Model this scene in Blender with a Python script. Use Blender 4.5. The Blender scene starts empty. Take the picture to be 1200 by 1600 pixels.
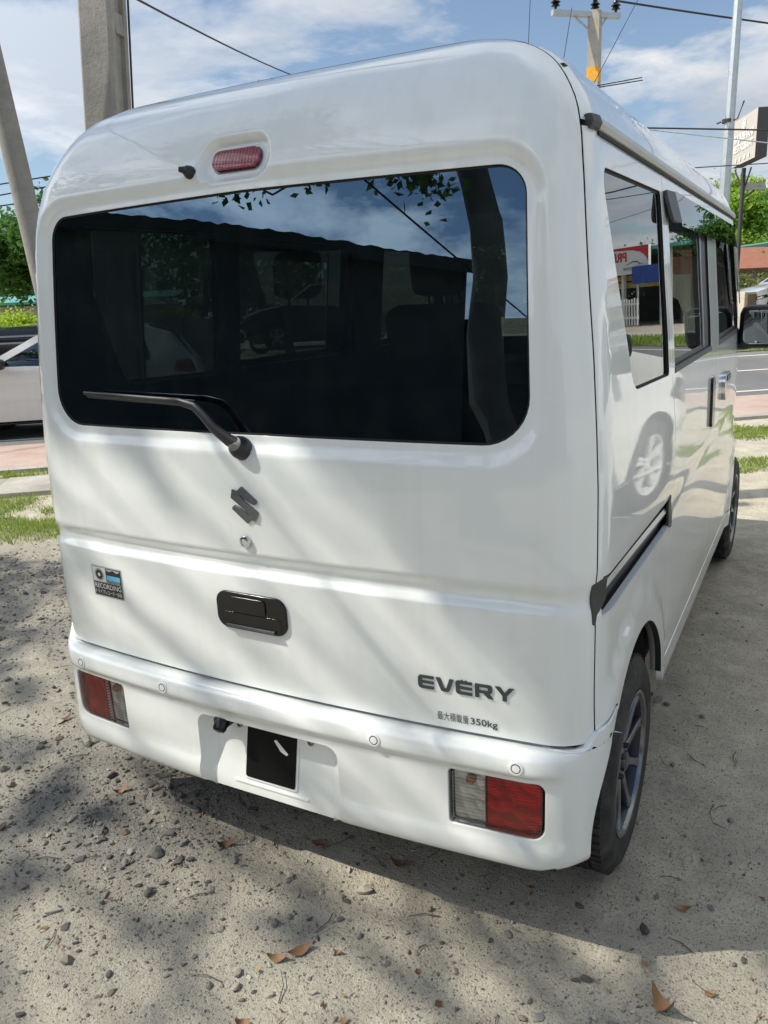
import bpy, bmesh, math, random
import numpy as np
from mathutils import Vector, Matrix
from mathutils.geometry import delaunay_2d_cdt, tessellate_polygon

random.seed(7)
RNG = np.random.default_rng(11)
scene = bpy.context.scene
COL = scene.collection
R = math.radians
def table(pts, sig=0.012, lo=0.15, hi=1.86):
    g = np.arange(lo, hi, 0.001)
    xs = np.array([q[0] for q in pts]); ys = np.array([q[1] for q in pts])
    y = np.interp(g, xs, ys)
    n = int(4*sig/0.001); k = np.exp(-0.5*(np.arange(-n, n+1)*0.001/sig)**2); k /= k.sum()
    pad = np.concatenate([2*y[0]-y[n:0:-1], y, 2*y[-1]-y[-2:-n-2:-1]])
    return g, np.convolve(pad, k, 'valid')
TW = table([(.15,.712),(.30,.722),(.45,.726),(.60,.723),(.75,.722),(.795,.716),(.835,.723),(1.0,.720),(1.10,.714),(1.23,.704),
            (1.345,.692),(1.515,.676),(1.60,.664),(1.65,.650),(1.70,.622),(1.74,.588),(1.77,.550),(1.79,.512),(1.81,.455),(1.82,.40),(1.86,.2)], .014)
TY = table([(.15,.075),(.45,.062),(.50,.056),(.56,.050),(.62,.047),(.76,.046),(1.0,.047),(1.06,.049),(1.12,.052),(1.2,.056),(1.3,.062),
            (1.4,.068),(1.5,.078),(1.56,.090),(1.613,.108),(1.65,.125),(1.69,.146),(1.72,.165),(1.75,.190),(1.77,.213),(1.79,.250),(1.80,.285),(1.81,.34),(1.86,.55)], .014)
TF = table([(.15,3.20),(.25,3.32),(.45,3.34),(.75,3.31),(.95,3.20),(1.05,3.10),(1.3,2.93),(1.5,2.79),(1.6,2.71),(1.7,2.60),(1.77,2.45),(1.81,2.25),(1.86,1.9)], .02)
def Wv(v): return np.interp(v, *TW)
def Y0(v): return np.interp(v, *TY)
def YF(v): return np.interp(v, *TF)
KB, RC = 0.081, 0.11
def corner(W):
    xc = W-RC; xs = xc*1.0
    for _ in range(6):
        th0 = np.arctan(2*KB*xs); xs = xc+RC*np.sin(th0)
    return xc, xs, th0
_xc, S1, _th0 = [float(q) for q in corner(np.array(.72))]
LARC = RC*(math.pi/2-_th0); S2 = S1+LARC
def smooth(a, b, x):
    t = np.clip((x-a)/(b-a), 0, 1); return t*t*(3-2*t)
def plan(s, W):
    """rear plan outline: returns x, y offset, for signed s (side continues with y)"""
    sg = np.sign(s); a = np.abs(s)
    xc, xs, th0 = corner(W)
    x1 = a/S1*xs; y1 = KB*x1*x1
    th = th0+(np.clip(a, S1, S2)-S1)/LARC*(math.pi/2-th0)
    yc = KB*xs*xs+RC*np.cos(th0)
    x2 = xc+RC*np.sin(th); y2 = yc-RC*np.cos(th)
    y3 = yc+(a-S2)
    x = np.where(a <= S1, x1, np.where(a <= S2, x2, W))
    y = np.where(a <= S1, y1, np.where(a <= S2, y2, y3))
    return sg*x, y
def P_loop(s, v):
    W = Wv(v); x, d = plan(s, W)
    return np.stack([x, Y0(v)+d, v], -1)
def y_arc_end(v):
    xc, xs, th0 = corner(Wv(v)); return Y0(v)+KB*xs*xs+RC*np.cos(th0)
def y_gap(v, deg=60):
    return y_arc_end(v)-RC*math.cos(math.radians(deg))
HUB_R, HUB_F, HUB_Z = .46, 2.89, .27
def flare(y, v):
    d1 = np.hypot(y-HUB_R, v-HUB_Z); d2 = np.hypot(y-HUB_F, v-HUB_Z)
    return .010*(1-smooth(.39, .425, d1))+.012*(1-smooth(.39, .425, d2))
def P_side(y, v):
    W = Wv(v); ye = y_arc_end(v); xc = W-RC
    t = np.clip(ye-y, 0, RC*.999)
    x = xc+np.sqrt(RC*RC-t*t)
    # front narrowing
    x = x-.10*smooth(2.3, 3.4, y)**2
    x = x+flare(y, v)*smooth(ye-.06, ye+.02, y)
    return np.stack([x, y, v], -1)

# ---------------------------------------------------------------- scene helpers
def link(o, parent=None):
    COL.objects.link(o)
    if parent is not None: o.parent = parent
    return o
def empty(name, loc=(0,0,0), rz=0.0):
    o = bpy.data.objects.new(name, None); o.location = loc; o.rotation_euler = (0,0,rz); o.empty_display_size = .2
    return link(o)
def tag(o, label=None, cat=None, group=None, kind=None):
    if label: o['label'] = label
    if cat: o['category'] = cat
    if group: o['group'] = group
    if kind: o['kind'] = kind
    return o
def mesh(name, V, F, mats, mi=None, smooth=True, N=None, parent=None):
    me = bpy.data.meshes.new(name)
    me.from_pydata([tuple(map(float, v)) for v in V], [], [tuple(int(i) for i in f) for f in F])
    if not isinstance(mats, (list, tuple)): mats = [mats]
    for m in mats: me.materials.append(m)
    if mi is not None: me.polygons.foreach_set('material_index', np.asarray(mi, dtype=np.int32))
    me.polygons.foreach_set('use_smooth', np.full(len(me.polygons), bool(smooth)))
    me.update()
    if N is not None:
        me.normals_split_custom_set_from_vertices([tuple(map(float, n)) for n in N])
    return link(bpy.data.objects.new(name, me), parent)
class MB:
    """collects simple solids into one mesh"""
    def __init__(s): s.V = []; s.F = []; s.M = []
    def add(s, V, F, m=0):
        b = len(s.V); s.V += [tuple(map(float, v)) for v in V]; s.F += [tuple(int(i)+b for i in f) for f in F]; s.M += [m]*len(F); return s
    def box(s, lo, hi, m=0, rot=None, org=(0,0,0), bev=0):
        x0,y0,z0 = lo; x1,y1,z1 = hi
        bm = bmesh.new(); bmesh.ops.create_cube(bm, size=1)
        for v in bm.verts: v.co = Vector(((x0+x1)/2+v.co.x*(x1-x0), (y0+y1)/2+v.co.y*(y1-y0), (z0+z1)/2+v.co.z*(z1-z0)))
        if bev: bmesh.ops.bevel(bm, geom=bm.edges[:], offset=bev, segments=2, affect='EDGES', profile=.5)
        if rot is not None:
            for v in bm.verts: v.co = rot @ v.co
        bm.verts.index_update()
        s.add([v.co+Vector(org) for v in bm.verts], [[v.index for v in f.verts] for f in bm.faces], m); bm.free(); return s
    def tube(s, pts, rad, n=10, m=0, cap=True, flat=(1,1)):
        P = [Vector(q) for q in pts]; rad = rad if isinstance(rad, (list, tuple)) else [rad]*len(P)
        V = []; F = []; ref = Vector((0,0,1))
        for i, q in enumerate(P):
            t = (P[min(i+1, len(P)-1)]-P[max(i-1, 0)]).normalized()
            a = t.cross(ref if abs(t.dot(ref)) < .95 else Vector((0,1,0))).normalized(); b = a.cross(t)
            for k in range(n):
                an = 2*math.pi*k/n
                V.append(q+(a*math.cos(an)*flat[0]+b*math.sin(an)*flat[1])*rad[i])
        for i in range(len(P)-1):
            for k in range(n):
                F.append((i*n+k, i*n+(k+1) % n, (i+1)*n+(k+1) % n, (i+1)*n+k))
        if cap: F.append(tuple(range(n))[::-1]); F.append(tuple(range((len(P)-1)*n, len(P)*n)))
        return s.add(V, F, m)
    def lathe(s, prof, axis='x', n=48, m=0, org=(0,0,0), closed=False, ms=None):
        V = []; F = []; M = []
        for (h, r) in prof:
            for k in range(n):
                a = 2*math.pi*k/n; c, d = r*math.cos(a), r*math.sin(a)
                q = (h, c, d) if axis == 'x' else ((c, h, d) if axis == 'y' else (c, d, h))
                V.append((q[0]+org[0], q[1]+org[1], q[2]+org[2]))
        L = len(prof)
        for i in range(L if closed else L-1):
            j = (i+1) % L
            for k in range(n):
                F.append((i*n+k, i*n+(k+1) % n, j*n+(k+1) % n, j*n+k)); M.append(ms[i] if ms else m)
        b = len(s.V); s.V += V; s.F += [tuple(q+b for q in f) for f in F]; s.M += M; return s
    def build(s, name, mats, parent=None, smooth=False, angle=None, recalc=True):
        o = mesh(name, s.V, s.F, mats, s.M, smooth, None, parent)
        if recalc:
            bm = bmesh.new(); bm.from_mesh(o.data); bmesh.ops.recalc_face_normals(bm, faces=bm.faces[:]); bm.to_mesh(o.data); bm.free()
        if angle is not None:
            o.data.polygons.foreach_set('use_smooth', np.full(len(o.data.polygons), True))
            o.data.set_sharp_from_angle(angle=R(angle))
        return o

# ---------------------------------------------------------------- 2D outlines and surface panels
def roundpoly(pts, rad, seg=7):
    """closed polygon with rounded corners; rad scalar or per-corner list"""
    n = len(pts); out = []
    for i in range(n):
        r = rad[i] if isinstance(rad, (list, tuple)) else rad
        p = np.array(pts[i], float); a = np.array(pts[i-1], float); b = np.array(pts[(i+1) % n], float)
        if r <= 0: out.append(tuple(p)); continue
        u = a-p; w = b-p; lu, lw = np.linalg.norm(u), np.linalg.norm(w); u /= lu; w /= lw
        cosA = float(np.clip(u@w, -1, 1)); half = math.acos(cosA)/2
        t = min(r/math.tan(half), lu*.49, lw*.49); rr = t*math.tan(half)
        c = p+(u+w)/np.linalg.norm(u+w)*(rr/math.sin(half))
        s0, s1 = p+u*t, p+w*t
        a0 = math.atan2(*(s0-c)[::-1]); a1 = math.atan2(*(s1-c)[::-1]); d = (a1-a0+math.pi) % (2*math.pi)-math.pi
        for k in range(seg+1):
            an = a0+d*k/seg; out.append((c[0]+rr*math.cos(an), c[1]+rr*math.sin(an)))
    return out
def resample(poly, h, closed=True):
    out = []; n = len(poly)
    for i in range(n if closed else n-1):
        a = np.array(poly[i], float); b = np.array(poly[(i+1) % n], float); L = np.linalg.norm(b-a)
        if L < 1e-7: continue
        k = max(1, int(math.ceil(L/h)))
        for j in range(k): out.append(tuple(a+(b-a)*j/k))
    if not closed: out.append(tuple(poly[-1]))
    return out
def inside(P, poly):
    P = np.asarray(P); x, y = P[:,0], P[:,1]; c = np.zeros(len(P), bool); q = np.asarray(poly)
    x1, y1 = q[:,0], q[:,1]; x2, y2 = np.roll(x1, -1), np.roll(y1, -1)
    for i in range(len(q)):
        if y1[i] == y2[i]: continue
        m = (y1[i] > y) != (y2[i] > y)
        c ^= m & (x < (x2[i]-x1[i])*(y-y1[i])/(y2[i]-y1[i])+x1[i])
    return c
def polydist(P, poly):
    """signed distance, positive outside"""
    P = np.asarray(P, float); q = np.asarray(poly, float); d = np.full(len(P), 1e9)
    for i in range(len(q)):
        a = q[i]; b = q[(i+1) % len(q)]; ab = b-a; L = ab@ab
        if L < 1e-14: continue
        t = np.clip(((P-a)@ab)/L, 0, 1); d = np.minimum(d, np.hypot(*(P-a-t[:,None]*ab).T))
    return np.where(inside(P, q), -d, d)
def surf_normals(Pf, A, c=(0,1.6,.9)):
    e = 8e-4; a, b = A[:,0], A[:,1]
    n = np.cross(Pf(a+e, b)-Pf(a-e, b), Pf(a, b+e)-Pf(a, b-e)); n /= np.linalg.norm(n, axis=1)[:,None]+1e-12
    return n
def tri_region(outer, holes=(), lines=(), h=.03, hx=None, hb=None):
    hb = hb or h*.7; hx = hx or h
    V = []; E = []
    def loop(poly, closed=True):
        q = resample(poly, hb, closed); b = len(V); V.extend(q); n = len(q)
        for i in range(n if closed else n-1): E.append((b+i, b+(i+1) % n))
        return q
    o = loop(outer); hs = [loop(q) for q in holes]
    for ln, cl in lines: loop(ln, cl)
    A = np.array(V); lo, hi = A.min(0), A.max(0)
    gx = np.arange(lo[0]+hx/2, hi[0], hx); gy = np.arange(lo[1]+h/2, hi[1], h)
    X, Y = np.meshgrid(gx, gy); X[1::2] += hx/2; G = np.stack([X.ravel(), Y.ravel()], 1)
    k = inside(G, o)
    for q in hs: k &= ~inside(G, q)
    G = G[k]
    if len(G):
        keep = np.ones(len(G), bool)
        for i in range(0, len(G), 400):
            d = (np.abs(G[i:i+400,None,:]-A[None])/np.array([hx, h])); keep[i:i+400] = (np.hypot(d[...,0], d[...,1]).min(1) > .45)
        G = G[keep]
    allv = [Vector(q) for q in V]+[Vector(q) for q in G]
    r = delaunay_2d_cdt(allv, E, [], 0, 1e-6)
    vv = np.array([tuple(q) for q in r[0]]); ff = np.array([tuple(f) for f in r[2]])
    c = vv[ff].mean(1); k = inside(c, o)
    for q in hs: k &= ~inside(c, q)
    return vv, ff[k], o, hs
def panel(name, Pf, outer, mat, parent, holes=(), lines=(), h=.03, hx=None, hb=None, off=0., flange=.012, hflange=None, mirror=False, ctr=(0,1.6,.9), matfn=None, dark=False, upright=1.):
    A, F, o, hs = tri_region(outer, holes, lines, h, hx, hb)
    P = Pf(A[:,0], A[:,1]); N = surf_normals(Pf, A)
    s = np.sign(np.einsum('ij,ij->i', N, P-np.array(ctr)).sum()); N = N*s
    P = P+N*off
    tri = P[F]; fn = np.cross(tri[:,1]-tri[:,0], tri[:,2]-tri[:,0])
    flip = np.einsum('ij,ij->i', fn, N[F].mean(1)) < 0
    F = F.copy(); F[flip] = F[flip][:, ::-1]
    V = [P]; NN = [N]; FF = [tuple(f) for f in F]; n = len(P)
    mi = [0]*len(FF) if matfn is None else list(matfn(A[F].mean(1)))
    for loops, fl in (([o], flange), (hs, flange if hflange is None else hflange)):
        if not fl: continue
        for q in loops:
            q = np.array(q); Q = Pf(q[:,0], q[:,1]); M = surf_normals(Pf, q)*s; Q = Q+M*off
            t = np.roll(Q, -1, 0)-np.roll(Q, 1, 0); t /= np.linalg.norm(t, axis=1)[:,None]+1e-12
            w = np.cross(t, M); c2 = q.mean(0)
            # choose w pointing away from the material
            test = inside(q+1e-3*np.array([0,1]), o)
            cen = Q.mean(0); sg = np.sign(np.einsum('ij,ij->i', w, Q-cen).sum())
            if loops is hs: sg = -sg
            w = w*sg
            rr = min(.003, fl*.4)
            rows = [(Q, M), (Q+w*rr*.3-M*rr*.3, (M+w)/1.4142), (Q+w*rr*.42-M*rr, w), (Q+w*rr*.42-M*fl, w)]
            b = n; m = len(Q)
            for (a_, n_) in rows: V.append(a_); NN.append(n_); n += m
            for k in range(3):
                for i in range(m):
                    j = (i+1) % m; f = (b+k*m+i, b+k*m+j, b+(k+1)*m+j, b+(k+1)*m+i)
                    p0, p1, p3 = rows[k][0][i], rows[k][0][j], rows[k+1][0][i]
                    if np.dot(np.cross(p1-p0, p3-p0), rows[k][1][i]+rows[k+1][1][i]) < 0: f = f[::-1]
                    FF.append(f); mi.append(1 if k >= 1 and dark and fl < .05 else 0)  # panel returns coloured dark to stand for shade inside the shut gaps
    V = np.concatenate(V); NN = np.concatenate(NN)
    if upright != 1.: NN[:,2] *= upright; NN /= np.linalg.norm(NN, axis=1)[:,None]
    if mirror:
        V = V*np.array([-1,1,1]); NN = NN*np.array([-1,1,1]); FF = [f[::-1] for f in FF]
    return mesh(name, V, FF, [mat, globals()['M']['gap_shade_underbody']] if dark and 1 in mi else mat, mi, True, NN, parent)
def strip_solid(name, Pf, pts, prof, mat, parent, mirror=False, cap=True, smooth=False, angle=40):
    """sweep a profile [(across, out)] along param points pts; 'across' runs along the second parameter, 'out' along the normal"""
    q = np.array(pts, float); Q = Pf(q[:,0], q[:,1]); M = surf_normals(Pf, q)
    M *= np.sign(np.einsum('ij,ij->i', M, Q-np.array((0,1.6,.9))).sum())
    t = np.gradient(Q, axis=0); t /= np.linalg.norm(t, axis=1)[:,None]
    u = np.cross(M, t); u *= np.sign(u[:,2].sum() or 1)
    V = []; F = []; m = len(prof)
    for i in range(len(q)):
        for (a, b) in prof: V.append(Q[i]+u[i]*a+M[i]*b)
    for i in range(len(q)-1):
        for k in range(m):
            F.append((i*m+k, i*m+(k+1) % m, (i+1)*m+(k+1) % m, (i+1)*m+k))
    if cap: F.append(tuple(range(m))); F.append(tuple(range((len(q)-1)*m, len(q)*m)))
    V = np.array(V)
    if mirror: V = V*np.array([-1,1,1])
    b = MB(); b.add(V, F); return b.build(name, mat, parent, angle=angle)

# ---------------------------------------------------------------- materials
class NT:
    def __init__(s, name):
        s.m = bpy.data.materials.new(name); s.m.use_nodes = True; s.t = s.m.node_tree; s.t.nodes.clear()
        s.out = s.n('ShaderNodeOutputMaterial')
    def n(s, typ, **kw):
        nd = s.t.nodes.new(typ)
        for k, v in kw.items():
            if k.startswith('i_'):
                key = k[2:]; key = int(key) if key.isdigit() else key.replace('_', ' ')
                nd.inputs[key].default_value = v
            else: setattr(nd, k, v)
        return nd
    def l(s, a, b): s.t.links.new(a, b)
    def coord(s, kind='Object', scale=None):
        tc = s.n('ShaderNodeTexCoord')
        if scale is None: return tc.outputs[kind]
        mp = s.n('ShaderNodeMapping'); mp.inputs['Scale'].default_value = scale if isinstance(scale, tuple) else (scale,)*3
        s.l(tc.outputs[kind], mp.inputs['Vector']); return mp.outputs[0]
    def noise(s, vec, scale, detail=4, rough=.55, **kw):
        nd = s.n('ShaderNodeTexNoise', **kw); nd.inputs['Scale'].default_value = scale; nd.inputs['Detail'].default_value = detail; nd.inputs['Roughness'].default_value = rough
        s.l(vec, nd.inputs['Vector']); return nd.outputs['Fac']
    def ramp(s, fac, stops, interp='LINEAR'):
        nd = s.n('ShaderNodeValToRGB'); nd.color_ramp.interpolation = interp; e = nd.color_ramp.elements
        while len(e) < len(stops): e.new(.5)
        for el, (p, c) in zip(e, stops): el.position = p; el.color = c if len(c) == 4 else (*c, 1)
        s.l(fac, nd.inputs['Fac']); return nd.outputs['Color']
    def mix(s, fac, a, b, blend='MIX'):
        nd = s.n('ShaderNodeMix', data_type='RGBA', blend_type=blend)
        for sock, v in ((nd.inputs[0], fac), (nd.inputs[6], a), (nd.inputs[7], b)):
            if hasattr(v, 'is_linked') or hasattr(v, 'node'): s.l(v, sock)
            else: sock.default_value = v if not isinstance(v, tuple) or len(v) == 4 else (*v, 1)
        return nd.outputs[2]
    def math(s, op, a, b=0.):
        nd = s.n('ShaderNodeMath', operation=op)
        for sock, v in ((nd.inputs[0], a), (nd.inputs[1], b)):
            if hasattr(v, 'node'): s.l(v, sock)
            else: sock.default_value = v
        return nd.outputs[0]
    def bump(s, h, strength=.3, dist=.01, normal=None):
        nd = s.n('ShaderNodeBump'); nd.inputs['Strength'].default_value = strength; nd.inputs['Distance'].default_value = dist
        s.l(h, nd.inputs['Height'])
        if normal: s.l(normal, nd.inputs['Normal'])
        return nd.outputs[0]
    def bsdf(s, color, rough=.5, metal=0., normal=None, **kw):
        b = s.n('ShaderNodeBsdfPrincipled')
        for key, v in (('Base Color', color), ('Roughness', rough), ('Metallic', metal)):
            if hasattr(v, 'node'): s.l(v, b.inputs[key])
            else: b.inputs[key].default_value = (*v, 1) if isinstance(v, tuple) and len(v) == 3 else v
        if normal: s.l(normal, b.inputs['Normal'])
        for k, v in kw.items(): b.inputs[k.replace('_', ' ')].default_value = v
        s.l(b.outputs[0], s.out.inputs[0]); return b
def simple(name, color, rough=.5, metal=0., var=.0, vscale=8., bumpy=0., bscale=60., **kw):
    t = NT(name); c = t.coord(); col = color; nrm = None
    if var:
        f = t.noise(c, vscale, 5); col = t.mix(f, tuple(x*(1-var) for x in color), tuple(min(1, x*(1+var)) for x in color))
    if bumpy: nrm = t.bump(t.noise(c, bscale, 3), bumpy, .004)
    t.bsdf(col, rough, metal, nrm, **kw); return t.m
def paint_mat(name, color, dirt=.06):
    t = NT(name); c = t.coord()
    big = t.noise(c, 1.7, 3); streak = t.noise(t.coord('Object', (26, 26, .7)), 1.0, 4)
    f = t.math('MULTIPLY', t.ramp(streak, [(.45, (0,0,0)), (.75, (1,1,1))]), t.ramp(big, [(.3, (0,0,0)), (.7, (1,1,1))]))
    col = t.mix(f, color, tuple(x*(1-dirt*1.6)*k for x, k in zip(color, (1, .985, .95))))
    sx = t.n('ShaderNodeSeparateXYZ'); t.l(t.coord(), sx.inputs[0])
    low = t.ramp(t.math('ADD', sx.outputs[2], t.math('MULTIPLY', t.noise(c, 9, 4), .25)), [(.28, (1,1,1)), (.62, (0,0,0))])
    col = t.mix(t.math('MULTIPLY', low, .30), col, tuple(x*k for x, k in zip(color, (.80, .76, .68))))
    speck = t.noise(c, 420, 2)
    col = t.mix(t.ramp(speck, [(.76, (0,0,0)), (.80, (1,1,1))]), col, tuple(x*.72 for x in color))
    rough = t.math('ADD', .32, t.math('MULTIPLY', streak, .1))
    peel = t.bump(t.noise(c, 95, 1), .012, .002)
    b = t.bsdf(col, rough, 0., None, Coat_Weight=1., Coat_Roughness=.025, Coat_IOR=1.55, Specular_IOR_Level=.4)
    t.l(peel, b.inputs['Coat Normal']); return t.m
def glass_mat(name, tint, base=.10, ior=1.6, gcol=(1,1,1), rough=0.0, dust=0.):
    t = NT(name)
    tr = t.n('ShaderNodeBsdfTransparent'); tr.inputs[0].default_value = (*tint, 1)
    gl = t.n('ShaderNodeBsdfGlossy'); gl.inputs['Roughness'].default_value = rough; gl.inputs[0].default_value = (*gcol, 1)
    fr = t.n('ShaderNodeFresnel'); ge = t.n('ShaderNodeNewGeometry')
    t.l(t.math('ADD', ior, t.math('MULTIPLY', ge.outputs['Backfacing'], 1/ior-ior)), fr.inputs[0])
    f = t.math('ADD', t.math('MULTIPLY', fr.outputs[0], 1-base), base)
    mx = t.n('ShaderNodeMixShader'); t.l(f, mx.inputs[0]); t.l(tr.outputs[0], mx.inputs[1]); t.l(gl.outputs[0], mx.inputs[2])
    last = mx.outputs[0]
    if dust:
        df = t.n('ShaderNodeBsdfDiffuse'); df.inputs[0].default_value = (.5, .52, .5, 1)
        nz = t.ramp(t.noise(t.coord(), 14, 6, .7), [(.45, (0,0,0)), (.8, (dust,)*3)])
        m2 = t.n('ShaderNodeMixShader'); t.l(nz, m2.inputs[0]); t.l(last, m2.inputs[1]); t.l(df.outputs[0], m2.inputs[2]); last = m2.outputs[0]
    t.l(last, t.out.inputs[0]); return t.m
def leaf_mat(name, dark, light, trans=.35, scale=1.2, glossy=.25):
    t = NT(name); c = t.coord('Object')
    f = t.noise(c, scale, 5, .7); f2 = t.noise(c, 23., 2)
    col = t.mix(t.ramp(f, [(.3, (0,0,0)), (.7, (1,1,1))]), dark, light)
    col = t.mix(t.math('MULTIPLY', t.ramp(f2, [(.4, (0,0,0)), (.75, (1,1,1))]), .5), col, tuple(x*1.5 for x in light))
    b = t.n('ShaderNodeBsdfPrincipled'); t.l(col, b.inputs['Base Color']); b.inputs['Roughness'].default_value = .45; b.inputs['Specular IOR Level'].default_value = glossy
    tl = t.n('ShaderNodeBsdfTranslucent'); t.l(t.mix(.5, col, tuple(min(1, x*2.2) for x in light)), tl.inputs[0])
    mx = t.n('ShaderNodeMixShader'); mx.inputs[0].default_value = trans
    t.l(b.outputs[0], mx.inputs[1]); t.l(tl.outputs[0], mx.inputs[2]); t.l(mx.outputs[0], t.out.inputs[0]); return t.m
def ribbed_lens(name, color, axis, freq, rough=.12, depth=.5, emis=None, cell=False):
    t = NT(name); c = t.coord('Object')
    if cell:
        vo = t.n('ShaderNodeTexVoronoi'); vo.inputs['Scale'].default_value = 130; t.l(c, vo.inputs['Vector']); h = vo.outputs['Distance']
        w = t.n('ShaderNodeTexWave', wave_type='BANDS', bands_direction='Z'); w.inputs['Scale'].default_value = 22; t.l(c, w.inputs['Vector'])
        h = t.math('ADD', h, t.math('MULTIPLY', w.outputs['Fac'], .6))
        col = t.mix(t.ramp(t.noise(t.coord('Object', (20, 20, 42)), 1.0, 3), [(.40, (0,0,0)), (.72, (1,1,1))]), tuple(x*.42 for x in color), color)
    else:
        w = t.n('ShaderNodeTexWave', wave_type='BANDS', bands_direction=axis); w.inputs['Scale'].default_value = freq; w.inputs['Distortion'].default_value = .2; t.l(c, w.inputs['Vector']); h = w.outputs['Fac']
        col = t.mix(t.ramp(h, [(.25, (0,0,0)), (.8, (1,1,1))]), tuple(x*.35 for x in color), color)
    b = t.bsdf(col, rough, 0., t.bump(h, depth, .003), Coat_Weight=1., Coat_Roughness=.04)
    if emis: b.inputs['Emission Color'].default_value = (*emis, 1); b.inputs['Emission Strength'].default_value = .0
    return t.m

M = {}
M['paint'] = paint_mat('white_paint', (.835, .870, .852))
M['paint_car'] = paint_mat('pearl_white_paint', (.78, .79, .78))
M['silver'] = simple('silver_paint', (.50, .53, .57), .3, .35, .05, 3, Coat_Weight=1., Coat_Roughness=.03)
M['black_paint'] = simple('black_paint', (.012, .013, .016), .3, 0, Coat_Weight=1., Coat_Roughness=.02)
M['gap_shade_underbody'] = simple('gap_shade_underbody_dark', (.02, .021, .022), .8)
M['black'] = simple('black_plastic', (.018, .019, .021), .42, 0, .25, 30, .08, 400)
M['gloss_black'] = simple('gloss_black', (.008, .009, .010), .16, 0, 0, 8, 0, 60, Coat_Weight=.15, Coat_Roughness=.05, Specular_IOR_Level=.3)
M['plate_black'] = simple('plate_black', (.006, .0065, .007), .5, 0, 0, 8, 0, 60, Specular_IOR_Level=.15)
M['dark_grey'] = simple('dark_grey_plastic', (.05, .053, .056), .5, 0, .2, 30, .06, 300)
M['rubber'] = simple('rubber', (.020, .021, .021), .75, 0, .3, 12)
M['chrome'] = simple('chrome', (.62, .64, .66), .12, 1.)
M['dark_chrome'] = simple('dark_chrome', (.20, .22, .24), .22, 1.)
M['rail'] = simple('rail_metal', (.42, .44, .45), .3, .9, .15, 20)
M['moulding'] = simple('moulding_plastic', (.50, .51, .48), .4, 0, .06, 6)
M['rear_glass'] = glass_mat('rear_glass', (.10, .132, .126), .16, 1.55, (.52, .76, 1.0), 0., .014)
M['side_glass'] = glass_mat('side_glass', (.30, .35, .34), .10, 1.6, (.95, .98, 1.0), 0., .010)
M['clear_glass'] = glass_mat('clear_glass', (.55, .60, .58), .06, 1.5)
M['car_glass'] = glass_mat('car_glass', (.10, .13, .14), .16, 1.6, (.9, .96, 1.0))
M['visor'] = glass_mat('smoked_visor', (.05, .055, .055), .12, 1.7)
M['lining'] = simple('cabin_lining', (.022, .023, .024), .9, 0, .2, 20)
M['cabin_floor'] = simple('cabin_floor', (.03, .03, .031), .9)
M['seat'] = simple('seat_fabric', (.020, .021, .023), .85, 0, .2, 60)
M['red_lens'] = ribbed_lens('red_lens', (.42, .006, .010), 'Z', 20, .16, .6, None, True)
M['clear_lens'] = ribbed_lens('clear_lens', (.60, .59, .56), 'Z', 44, .14, .5)
def lens_mat(name, tint, rib, scale, bumps=.5, gl=.08):
    t = NT(name); c = t.coord('Object')
    if rib:
        w = t.n('ShaderNodeTexWave', wave_type='BANDS', bands_direction='Z'); w.inputs['Scale'].default_value = scale; t.l(c, w.inputs['Vector']); h = w.outputs['Fac']
    else:
        v = t.n('ShaderNodeTexVoronoi'); v.inputs['Scale'].default_value = scale; t.l(c, v.inputs['Vector']); h = v.outputs['Distance']
    nb = t.bump(h, bumps, .004)
    tr = t.n('ShaderNodeBsdfTransparent'); t.l(t.mix(t.ramp(h, [(.2, (0,0,0)), (.8, (1,1,1))]), tuple(x*.8 for x in tint), tint), tr.inputs[0])
    gs = t.n('ShaderNodeBsdfGlossy'); gs.inputs['Roughness'].default_value = .03; t.l(nb, gs.inputs['Normal'])
    fr = t.n('ShaderNodeFresnel'); fr.inputs[0].default_value = 1.5
    mx = t.n('ShaderNodeMixShader'); t.l(t.math('ADD', fr.outputs[0], gl-.04), mx.inputs[0]); t.l(tr.outputs[0], mx.inputs[1]); t.l(gs.outputs[0], mx.inputs[2]); t.l(mx.outputs[0], t.out.inputs[0]); return t.m
def reflector_mat(name, col, sc, rough=.22):
    t = NT(name); c = t.coord('Object'); v = t.n('ShaderNodeTexVoronoi'); v.inputs['Scale'].default_value = sc; t.l(c, v.inputs['Vector'])
    t.bsdf(col, rough, .35, t.bump(v.outputs['Distance'], .9, .006)); return t.m
M['red_glass'] = lens_mat('red_glass', (.86, .016, .034), True, 48, .30)
M['rib_glass'] = lens_mat('rib_glass', (1., 1., .97), True, 40, .55)
M['reflector_red'] = reflector_mat('reflector_red', (.96, .70, .70), 38)
M['reflector_clear'] = reflector_mat('reflector_clear', (.92, .91, .88), 45, .3)
M['amber'] = simple('amber_bulb', (.65, .28, .06), .2)
M['stop_lens'] = ribbed_lens('stop_lens', (.34, .015, .05), 'X', 40, .1, .2)
M['decal'] = simple('decal_grey', (.045, .055, .058), .45)
M['sticker_bg'] = simple('sticker_silver', (.42, .45, .46), .35, .3)
M['sticker_black'] = simple('sticker_black', (.012, .014, .016), .4)
M['sticker_white'] = simple('sticker_white', (.75, .76, .76), .5)
M['sticker_blue'] = simple('sticker_blue', (.12, .50, .75), .4)
M['mirror'] = simple('mirror_glass', (.75, .80, .82), .01, 1.)
M['alloy'] = simple('alloy_silver', (.25, .253, .258), .24, .85, .1, 15)
M['alloy_bright'] = simple('alloy_bright', (.70, .71, .72), .3, .3)
M['alloy_dark'] = simple('alloy_dark', (.06, .065, .07), .4, .6, .2, 15)
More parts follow.
